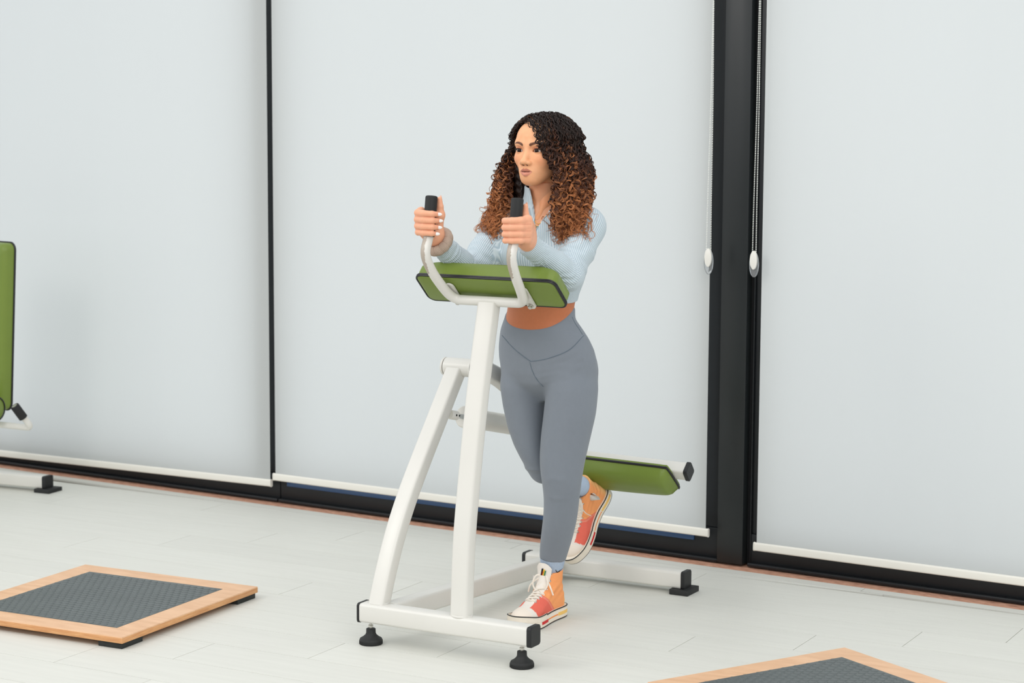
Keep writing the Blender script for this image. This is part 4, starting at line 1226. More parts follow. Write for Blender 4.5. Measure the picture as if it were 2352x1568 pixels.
# hands (local frame of a right hand round an upright bar at the origin: palm at -x, fingers pass in front at -y, tips at +x, wrist at +y)
def hand(G_, mirror, W_, E_, thumb, tipx, arm_r):
    f = Field((-0.060, -0.060, -0.110), (0.060, 0.115, 0.105), 0.0015)
    zs = (0.0290, 0.0103, -0.0084, -0.0262); rs = (0.0098, 0.0101, 0.0097, 0.0086); ln = (0.0, 0.004, 0.001, -0.006); tips = []
    wl = np.array((W_ - G_)); wl[0] *= mirror
    for z, r, l in zip(zs, rs, ln):
        R = 0.0178 + r * 0.94; q = []
        for a, rad, dz in ((168, R + 0.008, 0.003), (215, R + 0.0075, 0.001), (262, R + 0.0035, 0.0), (312, R + 0.0045, -0.001), (345 + l * 2000, R + 0.0035 if True else R, -0.002)):
            a = math.radians(a); q.append(np.array((rad * math.cos(a), rad * math.sin(a), z + dz)))
        f.cone(q[0], q[1], r * 1.08, r * 1.04, 0.006); f.cone(q[1], q[2], r * 1.06, r * 0.98, 0.004)
        f.cone(q[2], q[3], r * 0.98, r * 0.90, 0.003); f.cone(q[3], q[4], r * 0.90, r * 0.74, 0.003); tips.append((q[4], q[3], r))
        f.cone(q[0], wl * 0.62 + np.array((-0.012, 0, z * 0.45)), r * 1.15, 0.013, 0.012)
    f.ell((-0.026, 0.028, -0.004), (0.0135, 0.034, 0.038), 0.015)
    f.ell(wl * 0.55 + np.array((-0.010, 0, 0.0)), (0.018, 0.030, 0.028), 0.018)
    th0 = wl * 0.62 + np.array((0.006 * (1 if thumb[0][0] > 0 else -1), 0, 0.012))
    f.cone(th0, thumb[0], 0.0155, 0.0125, 0.014); f.cone(thumb[0], thumb[1], 0.0118, 0.0094, 0.006); f.cone(thumb[1], thumb[2], 0.0096, 0.0072, 0.004)
    f.cone((-0.012, 0.012 + 0.02, 0.028), thumb[0], 0.011, 0.012, 0.014)
    f.cone(wl * 0.60, wl, 0.023, arm_r, 0.015)
    ex = np.array((E_ - W_)); ex[0] *= mirror; ex /= np.linalg.norm(ex); f.cone(wl, wl + ex * 0.05, arm_r, arm_r + 0.002, 0.01)
    # the bar stays free
    f.put((-0.02, -0.02, -0.11), (0.02, 0.02, 0.105), lambda x, y, z: np.sqrt(x ** 2 + y ** 2) - 0.0176 + 0 * z, 0.001, 's', m=0.003)
    V, F = f.mesh(); V = relax(V, F, 1, 0.4)
    c = np.tile(np.array(lin((236, 172, 138))), (len(V), 1))
    for z in (0.0197, 0.0010, -0.0173):
        w = np.exp(-((V[:, 2] - z - 0.0) / 0.0014) ** 2) * (V[:, 1] < 0.004); c = blend(c, (186, 104, 76), 0.45 * w)
    for t_, u_, r_ in tips: c = blend(c, (226, 140, 112), 0.4 * (1 - smst(np.linalg.norm(V - t_, axis=1), 0.006, 0.014)))
    Vw = V.copy(); Vw[:, 0] *= mirror; Vw = Vw + G_
    skin(Vw, F[:, ::-1] if mirror < 0 else F, c)
    m_nail = mat('white_nail_polish', (246, 243, 240), 0.15, coat=0.5)
    m_nail2 = mat('pale_thumb_nail', (238, 200, 178), 0.2, coat=0.5)

    def nail(t_, u_, r_, outward, m, ln_=0.0085, name='fingernail'):
        d = t_ - u_; d = d / np.linalg.norm(d); o = outward - d * (outward @ d); o /= np.linalg.norm(o); s_ = np.cross(d, o); w = MB(); vs = []; fs = []
        c0 = t_ + o * (r_ * 0.60) + d * 0.002; na, nb_ = 8, 10
        for i in range(na + 1):
            u = i / na; wd_ = 0.0048 * (1 - (max(0, u - 0.45) / 0.55) ** 2 * 0.50) * (0.75 + 0.25 * min(1, u / 0.2))
            for j in range(nb_):
                a = PI * (j / (nb_ - 1) - 0.5)
                vs.append(c0 + d * (u - 0.35) * ln_ * 1.5 + s_ * wd_ * math.sin(a) + o * (0.0026 * math.cos(a) - 0.0004))
            # underside
        n_ = nb_
        for i in range(na):
            for j in range(n_):
                fs.append((i * n_ + j, i * n_ + (j + 1) % n_, (i + 1) * n_ + (j + 1) % n_, (i + 1) * n_ + j))
        fs.append(tuple(range(n_))[::-1]); fs.append(tuple(na * n_ + j for j in range(n_)))
        vs = [np.array((v[0] * mirror, v[1], v[2])) + G_ for v in vs]
        return obj(name, w.add(vs, fs), m, person)
    for t_, u_, r_ in tips:
        out = np.array((t_[0], t_[1], 0)); out /= np.linalg.norm(out); nail(t_, u_, r_, out, m_nail)
    nail(thumb[2], thumb[1], 0.0072, np.array((0.5 if thumb[0][0] > 0 else -0.5, 1.0, 0)), m_nail2)


hand(GR, 1, WRR, ELR, [np.array((0.010, 0.037, 0.022)), np.array((0.013, 0.034, 0.046)), np.array((0.012, 0.033, 0.068))], 1, 0.0205)
hand(GL, -1, WRL, ELL, [np.array((-0.012, 0.034, 0.022)), np.array((-0.015, 0.030, 0.046)), np.array((-0.016, 0.028, 0.068))], 1, 0.0215)
# join
Vs, Fs, Cs, n = [], [], [], 0
for V, F, c in SK: Vs.append(V); Fs.append(F + n); Cs.append(c); n += len(V)
m_skin = mat('skin', (226, 160, 122), 0.46, attr='Col', vary=0.05, scale=90, sss=0.12, bump=0.03, bscale=900, spec=0.4)
body = npobj('body', np.vstack(Vs), np.vstack(Fs), m_skin, person, color=np.vstack(Cs))
# eyes
m_eye = mat('eye', (235, 228, 222), 0.12, attr='Col', spec=0.25)
for s, e_ in zip((-1, 1), EYE):
    bm = bmesh.new(); bmesh.ops.create_uvsphere(bm, u_segments=40, v_segments=30, radius=0.0121)
    P = np.array([v.co[:] for v in bm.verts]); Q = [[v.index for v in f_.verts] for f_ in bm.faces]; bm.free()
    P = P[:, [0, 2, 1]] * (1, 1, 1)
    Q = [q if len(q) == 4 else q + [q[-1]] for q in Q]
    gz = np.array((0.06, 1.0, 0.0)); gz /= np.linalg.norm(gz); a_ = np.arccos(np.clip(P @ gz / 0.0121, -1, 1)) * 0.0121
    c = np.tile(np.array(lin((214, 200, 192))), (len(P), 1)); c = blend(c, (44, 26, 18), 1 - smst(a_, 0.0070, 0.0077)); c = blend(c, (12, 8, 8), 1 - smst(a_, 0.0028, 0.0034))
    hl = np.linalg.norm(P / 0.0121 - (0.22, 0.93, 0.28), axis=1)
    Pw = np.array([H(*(e_ + p)) for p in P])
    mb_ = MB(); mb_.v = [tuple(p) for p in Pw]; mb_.f = [tuple(dict.fromkeys(q)) for q in Q]
    eo = obj('eye', mb_, m_eye, person, smooth=180)
    at2 = eo.data.color_attributes.new('Col', 'FLOAT_COLOR', 'POINT'); cc4 = np.ones((len(P), 4), np.float32); cc4[:, :3] = c; at2.data.foreach_set('color', cc4.ravel())
    # lashes
    w = MB()
    for q in range(5, 15):
        u = -0.012 + 0.0245 * q / 14
        up = 0.0052 * (1 - min(1, abs((u + 0.001) / 0.0142)) ** 2.2) + 0.0010 * u / 0.014
        yy = math.sqrt(max(0.0135 ** 2 - u * u - up * up, 1e-6))
        b0 = e_ + np.array((u * s, yy, up)); b1 = b0 + np.array(((u * 0.25 + 0.0012) * s, 0.0032, 0.0014)); b2 = b1 + np.array(((u * 0.1 + 0.0006) * s, 0.0012, 0.0020))
        w.tube([H(*b0), H(*b1), H(*b2)], 0.00045, 4, scales=[1, 0.8, 0.2])
    obj('eyelashes', w, mat('black_lashes', (22, 14, 12), 0.6), eo)

# ---- hair: a dark inner volume and many coiled locks
m_hair = mat('curly_hair', (60, 36, 26), 0.5, attr='Col', spec=0.5)
dark = np.array(lin((38, 24, 18))); mid = np.array(lin((96, 54, 34))); lite = np.array(lin((206, 134, 82)))
f = Field((-0.15, -0.14, -0.24), (0.15, 0.11, 0.13), 0.004)
f.ell((0, -0.022, 0.020), (0.082, 0.096, 0.082))
f.ell((0.0, -0.040, -0.05), (0.110, 0.082, 0.13), 0.04)
f.ell((0.0, -0.045, -0.13), (0.118, 0.070, 0.095), 0.04)
f.ell((0, 0.075, -0.03), (0.056, 0.075, 0.085), 0.012, 's')
f.put((-0.09, 0.0, -0.25), (0.09, 0.12, -0.03), lambda x, y, z: np.maximum(np.abs(x) - 0.056, 0.012 - y) + 0 * z, 0.01, 's', m=0)
f.ell((0, -0.02, -0.17), (0.064, 0.075, 0.12), 0.01, 's')
V, F = f.mesh(); V = V + 0.003 * np.sin(V[:, [1, 2, 0]] * 300)
SHF = f
HV = HC + V[:, :1] * HX + V[:, 1:2] * HF + V[:, 2:3] * HZ
Fh = F[:, ::-1] if np.linalg.det(np.stack([HX, HF, HZ])) < 0 else F
HCs = [np.tile(dark * 0.7, (len(V), 1))]; HVs = [HV]; HFs = [Fh]; nh = len(V)
rng = np.random.default_rng(5)
NL = 980; tri = 3
L_lim, R_lim = math.radians(20), math.radians(-62)
for q in range(NL):
    while True:          # root on the scalp
        az = rng.uniform(-PI, PI); el = math.asin(rng.uniform(-0.15, 1.0))
        d = np.array((math.sin(az) * math.cos(el), math.cos(az) * math.cos(el), math.sin(el)))
        r0 = np.array((0.0755, 0.095, 0.080)) * d + (0, -0.018, 0.020)
        if r0[1] > 0.030 and r0[2] < 0.078 - 0.25 * max(0, 0.066 - r0[1]) and abs(az) < 1.15: continue
        if r0[1] > 0.0 and r0[2] < 0.02 and abs(az) < 1.3: continue
        break
    side = 1 if r0[0] > -0.014 + rng.normal(0, 0.003) else -1
    if side > 0:
        Af = max(az, L_lim + abs(rng.normal(0, 0.42))) if az > -2.4 else az
        if az < 0 and r0[1] > -0.02: Af = L_lim + abs(rng.normal(0, 0.35))
    else: Af = min(az, R_lim - abs(rng.normal(0, 0.25))) if az < 2.4 else az
    lay = rng.uniform(0, 1) ** 0.6
    back = 0.5 - 0.5 * math.cos(Af)
    rmax = (0.089 + 0.026 * lay) * (1 - 0.10 * back) * rng.uniform(0.95, 1.05)
    low = Af + (0.42 if (side > 0 and Af < 1.2) else 0.0) * (1.2 - Af if side > 0 else 0)      # locks near the face sweep outwards lower down
    zend = -0.160 - 0.080 * rng.uniform(0, 1) ** 0.8 - 0.02 * lay
    if side > 0 and Af < 1.3: zend -= 0.012
    hx, hy = math.sin(Af), math.cos(Af); lx, ly = math.sin(low), math.cos(low)
    out = 0.024 + 0.016 * lay + (0.016 if side < 0 else 0.0)
    e1 = np.array((hx * rmax, -0.022 + hy * rmax * 0.94, min(0.015, r0[2] - 0.02)))
    e2 = np.array((lx * (rmax + out * 0.8), -0.022 + ly * (rmax * 0.95 + out * 0.4), -0.065))
    e3 = np.array((lx * (rmax + out + rng.normal(0, 0.013)), -0.022 + ly * rmax * 0.9 + rng.normal(0, 0.012) + (0.03 if ly > -0.75 else 0.0), zend))
    m1 = r0 + d * (0.008 + 0.006 * lay) + np.array((hx * 0.012, hy * 0.012, 0.002))
    if r0[2] > 0.045: ctrl = [r0 - d * 0.004, m1, e1 * 0.55 + m1 * 0.45 + np.array((hx, hy, 0.45)) * 0.010, e1, e2, e3]
    else: ctrl = [r0 - d * 0.004, r0 * 0.6 + e2 * 0.4 + np.array((hx, hy, 0)) * 0.010, e2, e3]
    P = smoothpath(ctrl, 14); sl = np.r_[0, np.cumsum(np.linalg.norm(np.diff(P, axis=0), axis=1))]; Lh = sl[-1]
    pitch = rng.uniform(0.018, 0.032); npt = int(Lh / pitch * 9) + 5
    ss = np.linspace(0, Lh, npt); C_ = np.stack([np.interp(ss, sl, P[:, k]) for k in range(3)], 1)
    u = ss / Lh
    wob = np.stack([np.sin(ss * rng.uniform(60, 130) + rng.uniform(0, 6.3)) for _ in range(3)], 1) * (0.0055 * smst(u, 0.15, 0.8))[:, None]
    C_ = C_ + wob * (1, 1, 0.5)
    qc = np.array((0, -0.012, 0.018)); qr = np.array((0.0785, 0.0990, 0.0860)); qd = (C_ - qc) / qr; ql = np.linalg.norm(qd, axis=1); up_ = C_[:, 2] > -0.03
    C_ = np.where((up_ & (ql < 1.0))[:, None], qc + qd / ql[:, None] * qr, C_)
    for _ in range(4):           # locks lie on the clothes instead of sinking into them
        Wd = HC + C_[:, :1] * HX + C_[:, 1:2] * HF + C_[:, 2:3] * HZ; dd = TOPF.sample(Wd); pen = np.where((C_[:, 2] < -0.09) & (dd < 0.007), 0.007 - dd, 0)
        if pen.max() <= 0: break
        gr = np.stack([TOPF.sample(Wd + e_) - TOPF.sample(Wd - e_) for e_ in np.eye(3) * 0.004], 1) + np.array((0, -0.012, 0)); gr /= np.linalg.norm(gr, axis=1, keepdims=True) + 1e-9
        gw = gr * np.minimum(pen, 0.03)[:, None]; gw = np.stack([np.convolve(np.pad(gw[:, k], 2, mode='edge'), np.ones(5) / 5, 'valid') for k in range(3)], 1) * 0.6 + gw * 0.4
        C_ = C_ + np.stack([gw @ HX, gw @ HF, gw @ HZ], 1)
    T = np.gradient(C_, axis=0); T /= np.linalg.norm(T, axis=1, keepdims=True) + 1e-9
    ref = np.array((hx, hy, 0.0)); U = ref - T * (T @ ref)[:, None]; U /= np.linalg.norm(U, axis=1, keepdims=True) + 1e-6; W_ = np.cross(T, U)
    amp = (0.0014 + rng.uniform(0.0020, 0.0062) * smst(u, 0.02, 0.6)) * (1 + 0.25 * np.sin(ss * rng.uniform(50, 110) + rng.uniform(0, 6)))
    ph0 = rng.uniform(0, 2 * PI); hand_ = rng.choice((-1, 1)); jit = np.cumsum(rng.normal(0, 0.13, npt))
    tone = rng.uniform(-0.40, 0.26); hi = rng.uniform(0, 1) < 0.22
    ns = 1 if (hi and rng.uniform() < 0.3) else 3
    for strand in range(ns):
        ph = hand_ * (ss / pitch * 2 * PI) + ph0 + jit + strand * rng.uniform(0.25, 0.5)
        am = amp * (1 + 0.14 * strand)
        Q = C_ + am[:, None] * (np.cos(ph)[:, None] * U + np.sin(ph)[:, None] * W_)
        rad = rng.uniform(0.0007, 0.00125) * (1 - 0.6 * smst(u, 0.8, 1.0))
        T2 = np.gradient(Q, axis=0); T2 /= np.linalg.norm(T2, axis=1, keepdims=True) + 1e-9
        a1 = np.cross(T2, ref + 0.01); a1 /= np.linalg.norm(a1, axis=1, keepdims=True) + 1e-9; a2 = np.cross(T2, a1)
        ring = np.stack([Q + rad[:, None] * (math.cos(2 * PI * k / tri) * a1 + math.sin(2 * PI * k / tri) * a2) for k in range(tri)], 1).reshape(-1, 3)
        i = np.arange(npt - 1)[:, None]; k = np.arange(tri)[None, :]
        Fq = np.stack([i * tri + k, i * tri + (k + 1) % tri, (i + 1) * tri + (k + 1) % tri, (i + 1) * tri + k], -1).reshape(-1, 4)
        t = smst(u + tone * 0.5 + 0.25 * hi, 0.20, 0.80); t2 = smst(u + tone + 0.25 * hi + (0.12 if side < 0 else 0), 0.50, 1.0)
        col_ = dark * (1 - t)[:, None] + mid * t[:, None]; col_ = col_ * (1 - t2 * 0.9)[:, None] + lite * (t2 * 0.9)[:, None]
        HVs.append(HC + ring[:, :1] * HX + ring[:, 1:2] * HF + ring[:, 2:3] * HZ); HFs.append(Fq + nh); HCs.append(np.repeat(col_, tri, 0)); nh += len(ring)
hair = npobj('hair', np.vstack(HVs), np.vstack(HFs), m_hair, person, color=np.vstack(HCs), label='long dark curly hair with caramel tips', kind='stuff')

# ---- ear drop, necklace, scrunchie
w = MB(); m_blk = mat('black_enamel', (14, 12, 14), 0.25)
ec = at(1265, 463, Y=5.165)
for dx, dz in ((-0.004, -0.001), (0.001, 0.007), (0.002, -0.006)):
    w.lathe([(0.0008, -0.0016), (0.0050, -0.001), (0.0050, 0.001), (0.0008, 0.0016)], ec + np.array((dx, 0, dz)), (-0.4, 0.9, 0.0), 16)
obj('earring', w, m_blk, person, label='black clover-shaped ear drop')
m_gold = mat('gold', (214, 170, 96), 0.25, metal=1.0)
NECKF = Field((-2.9, 5.1, 1.14), (-2.68, 5.36, 1.34), 0.004); NECKF.zloft([t for t in TORSO if t[0] > 1.0], grow=-0.001); NECKF.cone(SHL + (-0.03, 0, 0), SHR + (0.03, 0, 0), 0.040, 0.040, 0.05); NECKF.cone(NB + (0, 0, -0.01), NT_, 0.055, 0.050, 0.035)
for pts, r in (([(1219, 480), (1223, 497), (1231, 511), (1238, 514), (1245, 508), (1254, 494)], 0.0009), ([(1217, 484), (1222, 502), (1229, 516), (1236, 519), (1243, 513), (1253, 498)], 0.0007)):
    Q = smoothpath([(a_, b_, 0) for a_, b_ in pts], 8)[:, :2]; w = MB(); w.tube([onsurf(x, y, NECKF, 5.1, 5.34) - CF * 0.0014 for x, y in Q], r, 6); nk = obj('necklace', w, m_gold, person, label='thin gold necklace')
w = MB(); pc = onsurf(1234, 521, NECKF, 5.1, 5.34) - CF * 0.003; w.lathe([(0.0005, -0.002), (0.0028, -0.001), (0.0028, 0.001), (0.0005, 0.002)], pc, (-0.4, 0.9, 0), 14); obj('pendant', w, mat('green_stone', (70, 110, 80), 0.2), nk)
m_scr = mat('brown_rib_knit', (190, 168, 152), 0.85, vary=0.15, scale=60, bump=0.2, bscale=500)
ax = (WRR - ELR) / np.linalg.norm(WRR - ELR); c0 = WRR + ax * 0.008; u_ = np.cross(ax, [0, 0, 1.0]); u_ /= np.linalg.norm(u_); v_ = np.cross(ax, u_); V = []; F = []; na, nb_ = 360, 20
for i in range(na):
    a_ = 2 * PI * i / na; pl = 0.0020 * abs(math.cos(a_ * 6)) ** 0.4 + 0.0006 * math.cos(a_ * 66)
    for j in range(nb_):
        b_ = 2 * PI * j / nb_; rr = 0.0335 + (0.0115 + pl) * math.cos(b_); V.append(c0 + (u_ * math.cos(a_) + v_ * math.sin(a_)) * rr + ax * (0.0150 + pl) * math.sin(b_))
for i in range(na):
    for j in range(nb_): F.append((i * nb_ + j, i * nb_ + (j + 1) % nb_, ((i + 1) % na) * nb_ + (j + 1) % nb_, ((i + 1) % na) * nb_ + j))
obj('scrunchie', MB().add(V, F), m_scr, person, smooth=80, label='brown ribbed scrunchie on the wrist')

# ---- socks and high-top shoes
m_sock = mat('pale_blue_sock', (176, 192, 212), 0.85, vary=0.08, scale=200, bump=0.4, bscale=300)
m_sole = mat('off_white_rubber', (238, 228, 212), 0.55, vary=0.04, scale=40)
m_out = mat('dark_outsole', (70, 56, 48), 0.7)
m_line = mat('black_foxing_line', (28, 28, 30), 0.5)
m_red = mat('red_stripe', (206, 22, 30), 0.5); m_ora = mat('orange_stripe', (244, 140, 50), 0.5); m_yel = mat('yellow_stripe', (246, 200, 110), 0.5)
m_canvas = mat('canvas', (250, 160, 96), 0.8, attr='Col', vary=0.06, scale=300, bump=0.25, bscale=900)
m_toecap = mat('cream_toe_cap', (238, 226, 212), 0.5)
m_tongue = mat('cream_canvas_tongue', (240, 232, 222), 0.85, bump=0.3, bscale=800)
m_lace = mat('cream_lace', (240, 230, 216), 0.85, bump=0.4, bscale=900)
m_cork = mat('black_embroidery', (20, 18, 20), 0.7)


def outline(k=0.0):
    """foot outline, heel at y=0, toe at y=.27; outer side +x for a left shoe"""
    L_ = [(0.000, -0.004 + 0), (0.020, 0.0), (0.031, 0.014), (0.0345, 0.04), (0.0335, 0.08), (0.036, 0.12), (0.0425, 0.165), (0.0445, 0.195), (0.0405, 0.228), (0.029, 0.254), (0.010, 0.2655), (-0.010, 0.265), (-0.028, 0.252), (-0.038, 0.226), (-0.0415, 0.195), (-0.0385, 0.16), (-0.0295, 0.12), (-0.0265, 0.08), (-0.0305, 0.04), (-0.028, 0.014), (-0.018, 0.0)]
    P = np.array([(x, y, 0) for x, y in L_] + [(*L_[0], 0)]); Q = smoothpath(np.vstack([P]), 5)[:-1, :2]
    c = np.array((0.002, 0.13)); d = Q - c
    nrm = np.stack([np.gradient(Q[:, 1]), -np.gradient(Q[:, 0])], 1); nrm /= np.linalg.norm(nrm, axis=1, keepdims=True) + 1e-9
    return Q + nrm * k


def shoe(label, M, leg, sgn):
    """M: local -> world matrix"""
    M3 = np.array(M)[:3, :3]; T3 = np.array(M)[:3, 3]; flip = np.linalg.det(M3) < 0

    def T(p): return M3 @ np.asarray(p, float) + T3
    Tn = lambda V: np.asarray(V) @ M3.T + T3
    f = Field((-0.062, -0.03, 0.010), (0.066, 0.29, 0.20), 0.0024)
    # shaft, heel, instep, toe
    f.zloft([(0.020, 0.0, 0.050, 0.032, 0.052), (0.05, 0.0, 0.046, 0.0335, 0.052), (0.08, 0.0, 0.051, 0.0335, 0.050), (0.11, 0.0, 0.055, 0.0340, 0.045), (0.14, 0.0, 0.054, 0.0355, 0.045), (0.158, 0.0, 0.054, 0.037, 0.046)])
    f.cone((0, 0.060, 0.050), (0.001, 0.150, 0.042), 0.036, 0.034, 0.03)
    f.cone((0.001, 0.085, 0.088), (0.001, 0.165, 0.050), 0.028, 0.026, 0.03)
    f.ell((0.002, 0.185, 0.034), (0.040, 0.070, 0.032), 0.025)
    f.ell((0.001, 0.215, 0.032), (0.036, 0.045, 0.027), 0.02)
    ol_ = outline(-0.0015)

    def foot(x, y, z):      # keep inside the sole's outline
        yy = y.ravel(); mx_ = np.array([np.interp(v, *(lambda q: (q[:, 1], q[:, 0]))(ol_[(ol_[:, 0] > 0)][np.argsort(ol_[(ol_[:, 0] > 0)][:, 1])])) for v in yy]); mn_ = np.array([np.interp(v, *(lambda q: (q[:, 1], q[:, 0]))(ol_[(ol_[:, 0] <= 0)][np.argsort(ol_[(ol_[:, 0] <= 0)][:, 1])])) for v in yy])
        d = np.maximum(x - mx_[None, :, None], mn_[None, :, None] - x); return d - 0.12 * np.maximum(z - 0.08, 0) + 0 * z
    f.put((-0.062, -0.03, 0.01), (0.066, 0.29, 0.2), foot, 0, 'i', m=0)
    # wrinkles
    f.put((-0.06, 0.0, 0.05), (0.06, 0.12, 0.14), lambda x, y, z: -0.0012 * np.sin((z * 1.0 + y * 0.5 + 0.01 * np.sin(x * 90)) * 230) * np.exp(-((z - 0.09) / 0.03) ** 2), 0, '+', m=0)
    # top edge of the shaft: slanted, hollow
    f.half((0, 0.05, 0.150), (0, 0.12, 1.0))
    f.cone((0, 0.052, 0.105), (0, 0.052, 0.30), 0.0305, 0.035, 0.0, 's')
    V, F = f.mesh(); V = relax(V, F, 1)
    X_, Y_, Z_ = V.T
    c = np.tile(np.array(lin((252, 166, 104))), (len(V), 1))
    c = blend(c, (252, 194, 128), smst(-Y_, -0.035, -0.012))
    edge = 0.088 + 1.0 * (Z_ - 0.04)        # the coral forefoot panel
    c = blend(c, (236, 110, 92), smst(Y_ - edge, -0.001, 0.001) * (Z_ < 0.105))
    ton = ((np.abs(X_) < 0.0165) & (Y_ > 0.055) & (Z_ > 0.05)) | (Y_ > 0.203 + 0.25 * (Z_ - 0.04))
    c = blend(c, (238, 230, 220), ton * 1.0)
    for q in (0.006, 0.010): c = blend(c, (246, 190, 160), 0.6 * (1 - smst(np.abs(Y_ - edge - q), 0.0006, 0.0014)) * (Z_ < 0.10))
    if flip: F = F[:, ::-1]
    root = npobj('shoe', Tn(V), F, m_canvas, person, color=c, label=label)
    # sole
    o0, o1, o2 = outline(0.0045), outline(0.0055), outline(0.0035); n = len(o0)

    def ring(o, z, spring=True):
        return [(x, y, z + (0.010 * smst(y, 0.20, 0.275) if spring else 0) * (1 if z > 0.02 else 1)) for x, y in o]

    def stack(rings, name, m, par):
        w = MB(); vs = [T(p) for r in rings for p in r]; fs = [tuple(range(n))[::-1], tuple((len(rings) - 1) * n + i for i in range(n))]
        for k in range(len(rings) - 1):
            for i in range(n): fs.append((k * n + i, k * n + (i + 1) % n, (k + 1) * n + (i + 1) % n, (k + 1) * n + i))
        return obj(name, w.add(vs, fs), m, par, smooth=40)
    so = stack([ring(outline(0.0025), 0.003), ring(o1, 0.0045), ring(o1, 0.018), ring(o0, 0.034), ring(o2, 0.0365)], 'sole', m_sole, root)
    stack([ring(outline(0.001), 0.0), ring(outline(0.0052), 0.0012), ring(outline(0.0052), 0.0045)], 'outsole', m_out, so)
    r_ = ring(outline(0.0045), 0.0355); w = MB(); w.tube([T(p) for p in r_], 0.0019, 6, closed=True); obj('foxing_line', w, m_line, so)
    # toe bumper band with small diamonds, coloured side blocks
    o3 = outline(0.0066); idx = [i for i in range(n) if o3[i, 1] > 0.185]

    def patch(y0, y1, z0, z1, m, name, lift=0.0062, side=0):
        oo = outline(lift)
        for sd in ((1, -1) if side == 0 else (side,)):
            q = [i for i in range(n) if oo[i, 0] * sd > 0]; q = sorted(q, key=lambda i: oo[i, 1]); ys = np.linspace(y0, y1, 14)
            xs = np.interp(ys, [oo[i, 1] for i in q], [oo[i, 0] for i in q]); w = MB(); vs = []
            for x, y in zip(xs, ys):
                lf = 0.010 * smst(y, 0.20, 0.275); vs += [T((x, y, z0 + lf)), T((x, y, z1 + lf)), T((x - sd * 0.002, y, z1 + lf)), T((x - sd * 0.002, y, z0 + lf))]
            k_ = len(ys); fs = [(0, 1, 2, 3), tuple((k_ - 1) * 4 + a for a in (3, 2, 1, 0))]
            for i in range(k_ - 1):
                for a in range(4): fs.append((i * 4 + a, i * 4 + (a + 1) % 4, (i + 1) * 4 + (a + 1) % 4, (i + 1) * 4 + a))
            obj(name, w.add(vs, fs), m, so, smooth=40)
    patch(0.145, 0.190, 0.012, 0.021, m_red, 'red_stripe'); patch(0.075, 0.142, 0.017, 0.0205, m_ora, 'orange_stripe'); patch(0.012, 0.072, 0.014, 0.024, m_yel, 'yellow_stripe')
    # toe bumper
    q = [i for i in range(n) if o3[i, 1] > 0.150]; q.sort(key=lambda i: math.atan2(o3[i, 0], o3[i, 1] - 0.15)); w = MB(); vs = []
    for i in q:
        x, y = o3[i]; lf = 0.010 * smst(y, 0.20, 0.275); d_ = np.array((x, y - 0.15)); d_ /= np.linalg.norm(d_) + 1e-9
        vs += [T((x, y, 0.0235 + lf)), T((x - d_[0] * 0.0005, y - d_[1] * 0.0005, 0.040 + lf)), T((x - d_[0] * 0.004, y - d_[1] * 0.004, 0.041 + lf)), T((x - d_[0] * 0.003, y - d_[1] * 0.003, 0.0235 + lf))]
    k_ = len(q); fs = [(0, 1, 2, 3), tuple((k_ - 1) * 4 + a for a in (3, 2, 1, 0))]
    for i in range(k_ - 1):
        for a in range(4): fs.append((i * 4 + a, i * 4 + (a + 1) % 4, (i + 1) * 4 + (a + 1) % 4, (i + 1) * 4 + a))
    bu = obj('toe_bumper', w.add(vs, fs), m_sole, so, smooth=40)
    w = MB(); w.tube([np.array(vs[4 * i + 1]) for i in range(k_)], 0.0017, 6); obj('foxing_line', w, m_line, so)
    w = MB()
    for i in range(0, k_):
        p = np.array(vs[4 * i]); p2 = np.array(vs[4 * i + 1])
        for t_ in (0.3, 0.6): 
            w.lathe([(0.0009, -0.0004), (0.0009, 0.0006)], p * (1 - t_) + p2 * t_, (p - T((0, 0.15, 0.03))), 5)
    obj('bumper_dimples', w, m_toecap, so)
    # toe cap
    g_ = Field((-0.05, 0.19, 0.02), (0.05, 0.29, 0.09), 0.002); g_.ell((0.001, 0.212, 0.034), (0.0405, 0.0500, 0.0318)); g_.half((0, 0.200, 0.04), (0, -1, 0.25))
    V, F = g_.mesh(); V = relax(V, F, 2); npobj('toe_cap', Tn(V), F[:, ::-1] if flip else F, m_toecap, root)
    # tongue
    tp = smoothpath([(0, 0.172, 0.066), (0, 0.140, 0.088), (0, 0.113, 0.115), (0, 0.1035, 0.145), (0, 0.103, 0.181)], 6); w = MB(); V_ = []; nw = 12
    for i, p in enumerate(tp):
        t_ = i / (len(tp) - 1); hw_ = 0.0135 + 0.0115 * t_; 
        for j in range(nw + 1):
            u = -1 + 2 * j / nw; rnd = 0.018 * abs(u) ** 3 * max(0, t_ - 0.7) / 0.3
            V_.append(np.array((hw_ * u, p[1] + 0.003 - 0.010 * u * u * (0.6 + 0.7 * t_), p[2] - rnd)))
    nn_ = len(tp) * (nw + 1); V_ += [v + (0, -0.004, -0.002) for v in V_]; fs = []
    for i in range(len(tp) - 1):
        for j in range(nw):
            a = i * (nw + 1) + j; b = a + nw + 1; fs += [(a, a + 1, b + 1, b), (nn_ + b, nn_ + b + 1, nn_ + a + 1, nn_ + a)]
    for i in range(len(tp) - 1):
        for j in (0, nw): a = i * (nw + 1) + j; b = a + nw + 1; fs.append((a, b, nn_ + b, nn_ + a))
    for j in range(nw): a = (len(tp) - 1) * (nw + 1) + j; fs.append((a, a + 1, nn_ + a + 1, nn_ + a)); fs.append((j, j + 1, nn_ + j + 1, nn_ + j))
    tg = obj('tongue', w.add([T(p) for p in V_], fs), m_tongue, root, smooth=60)
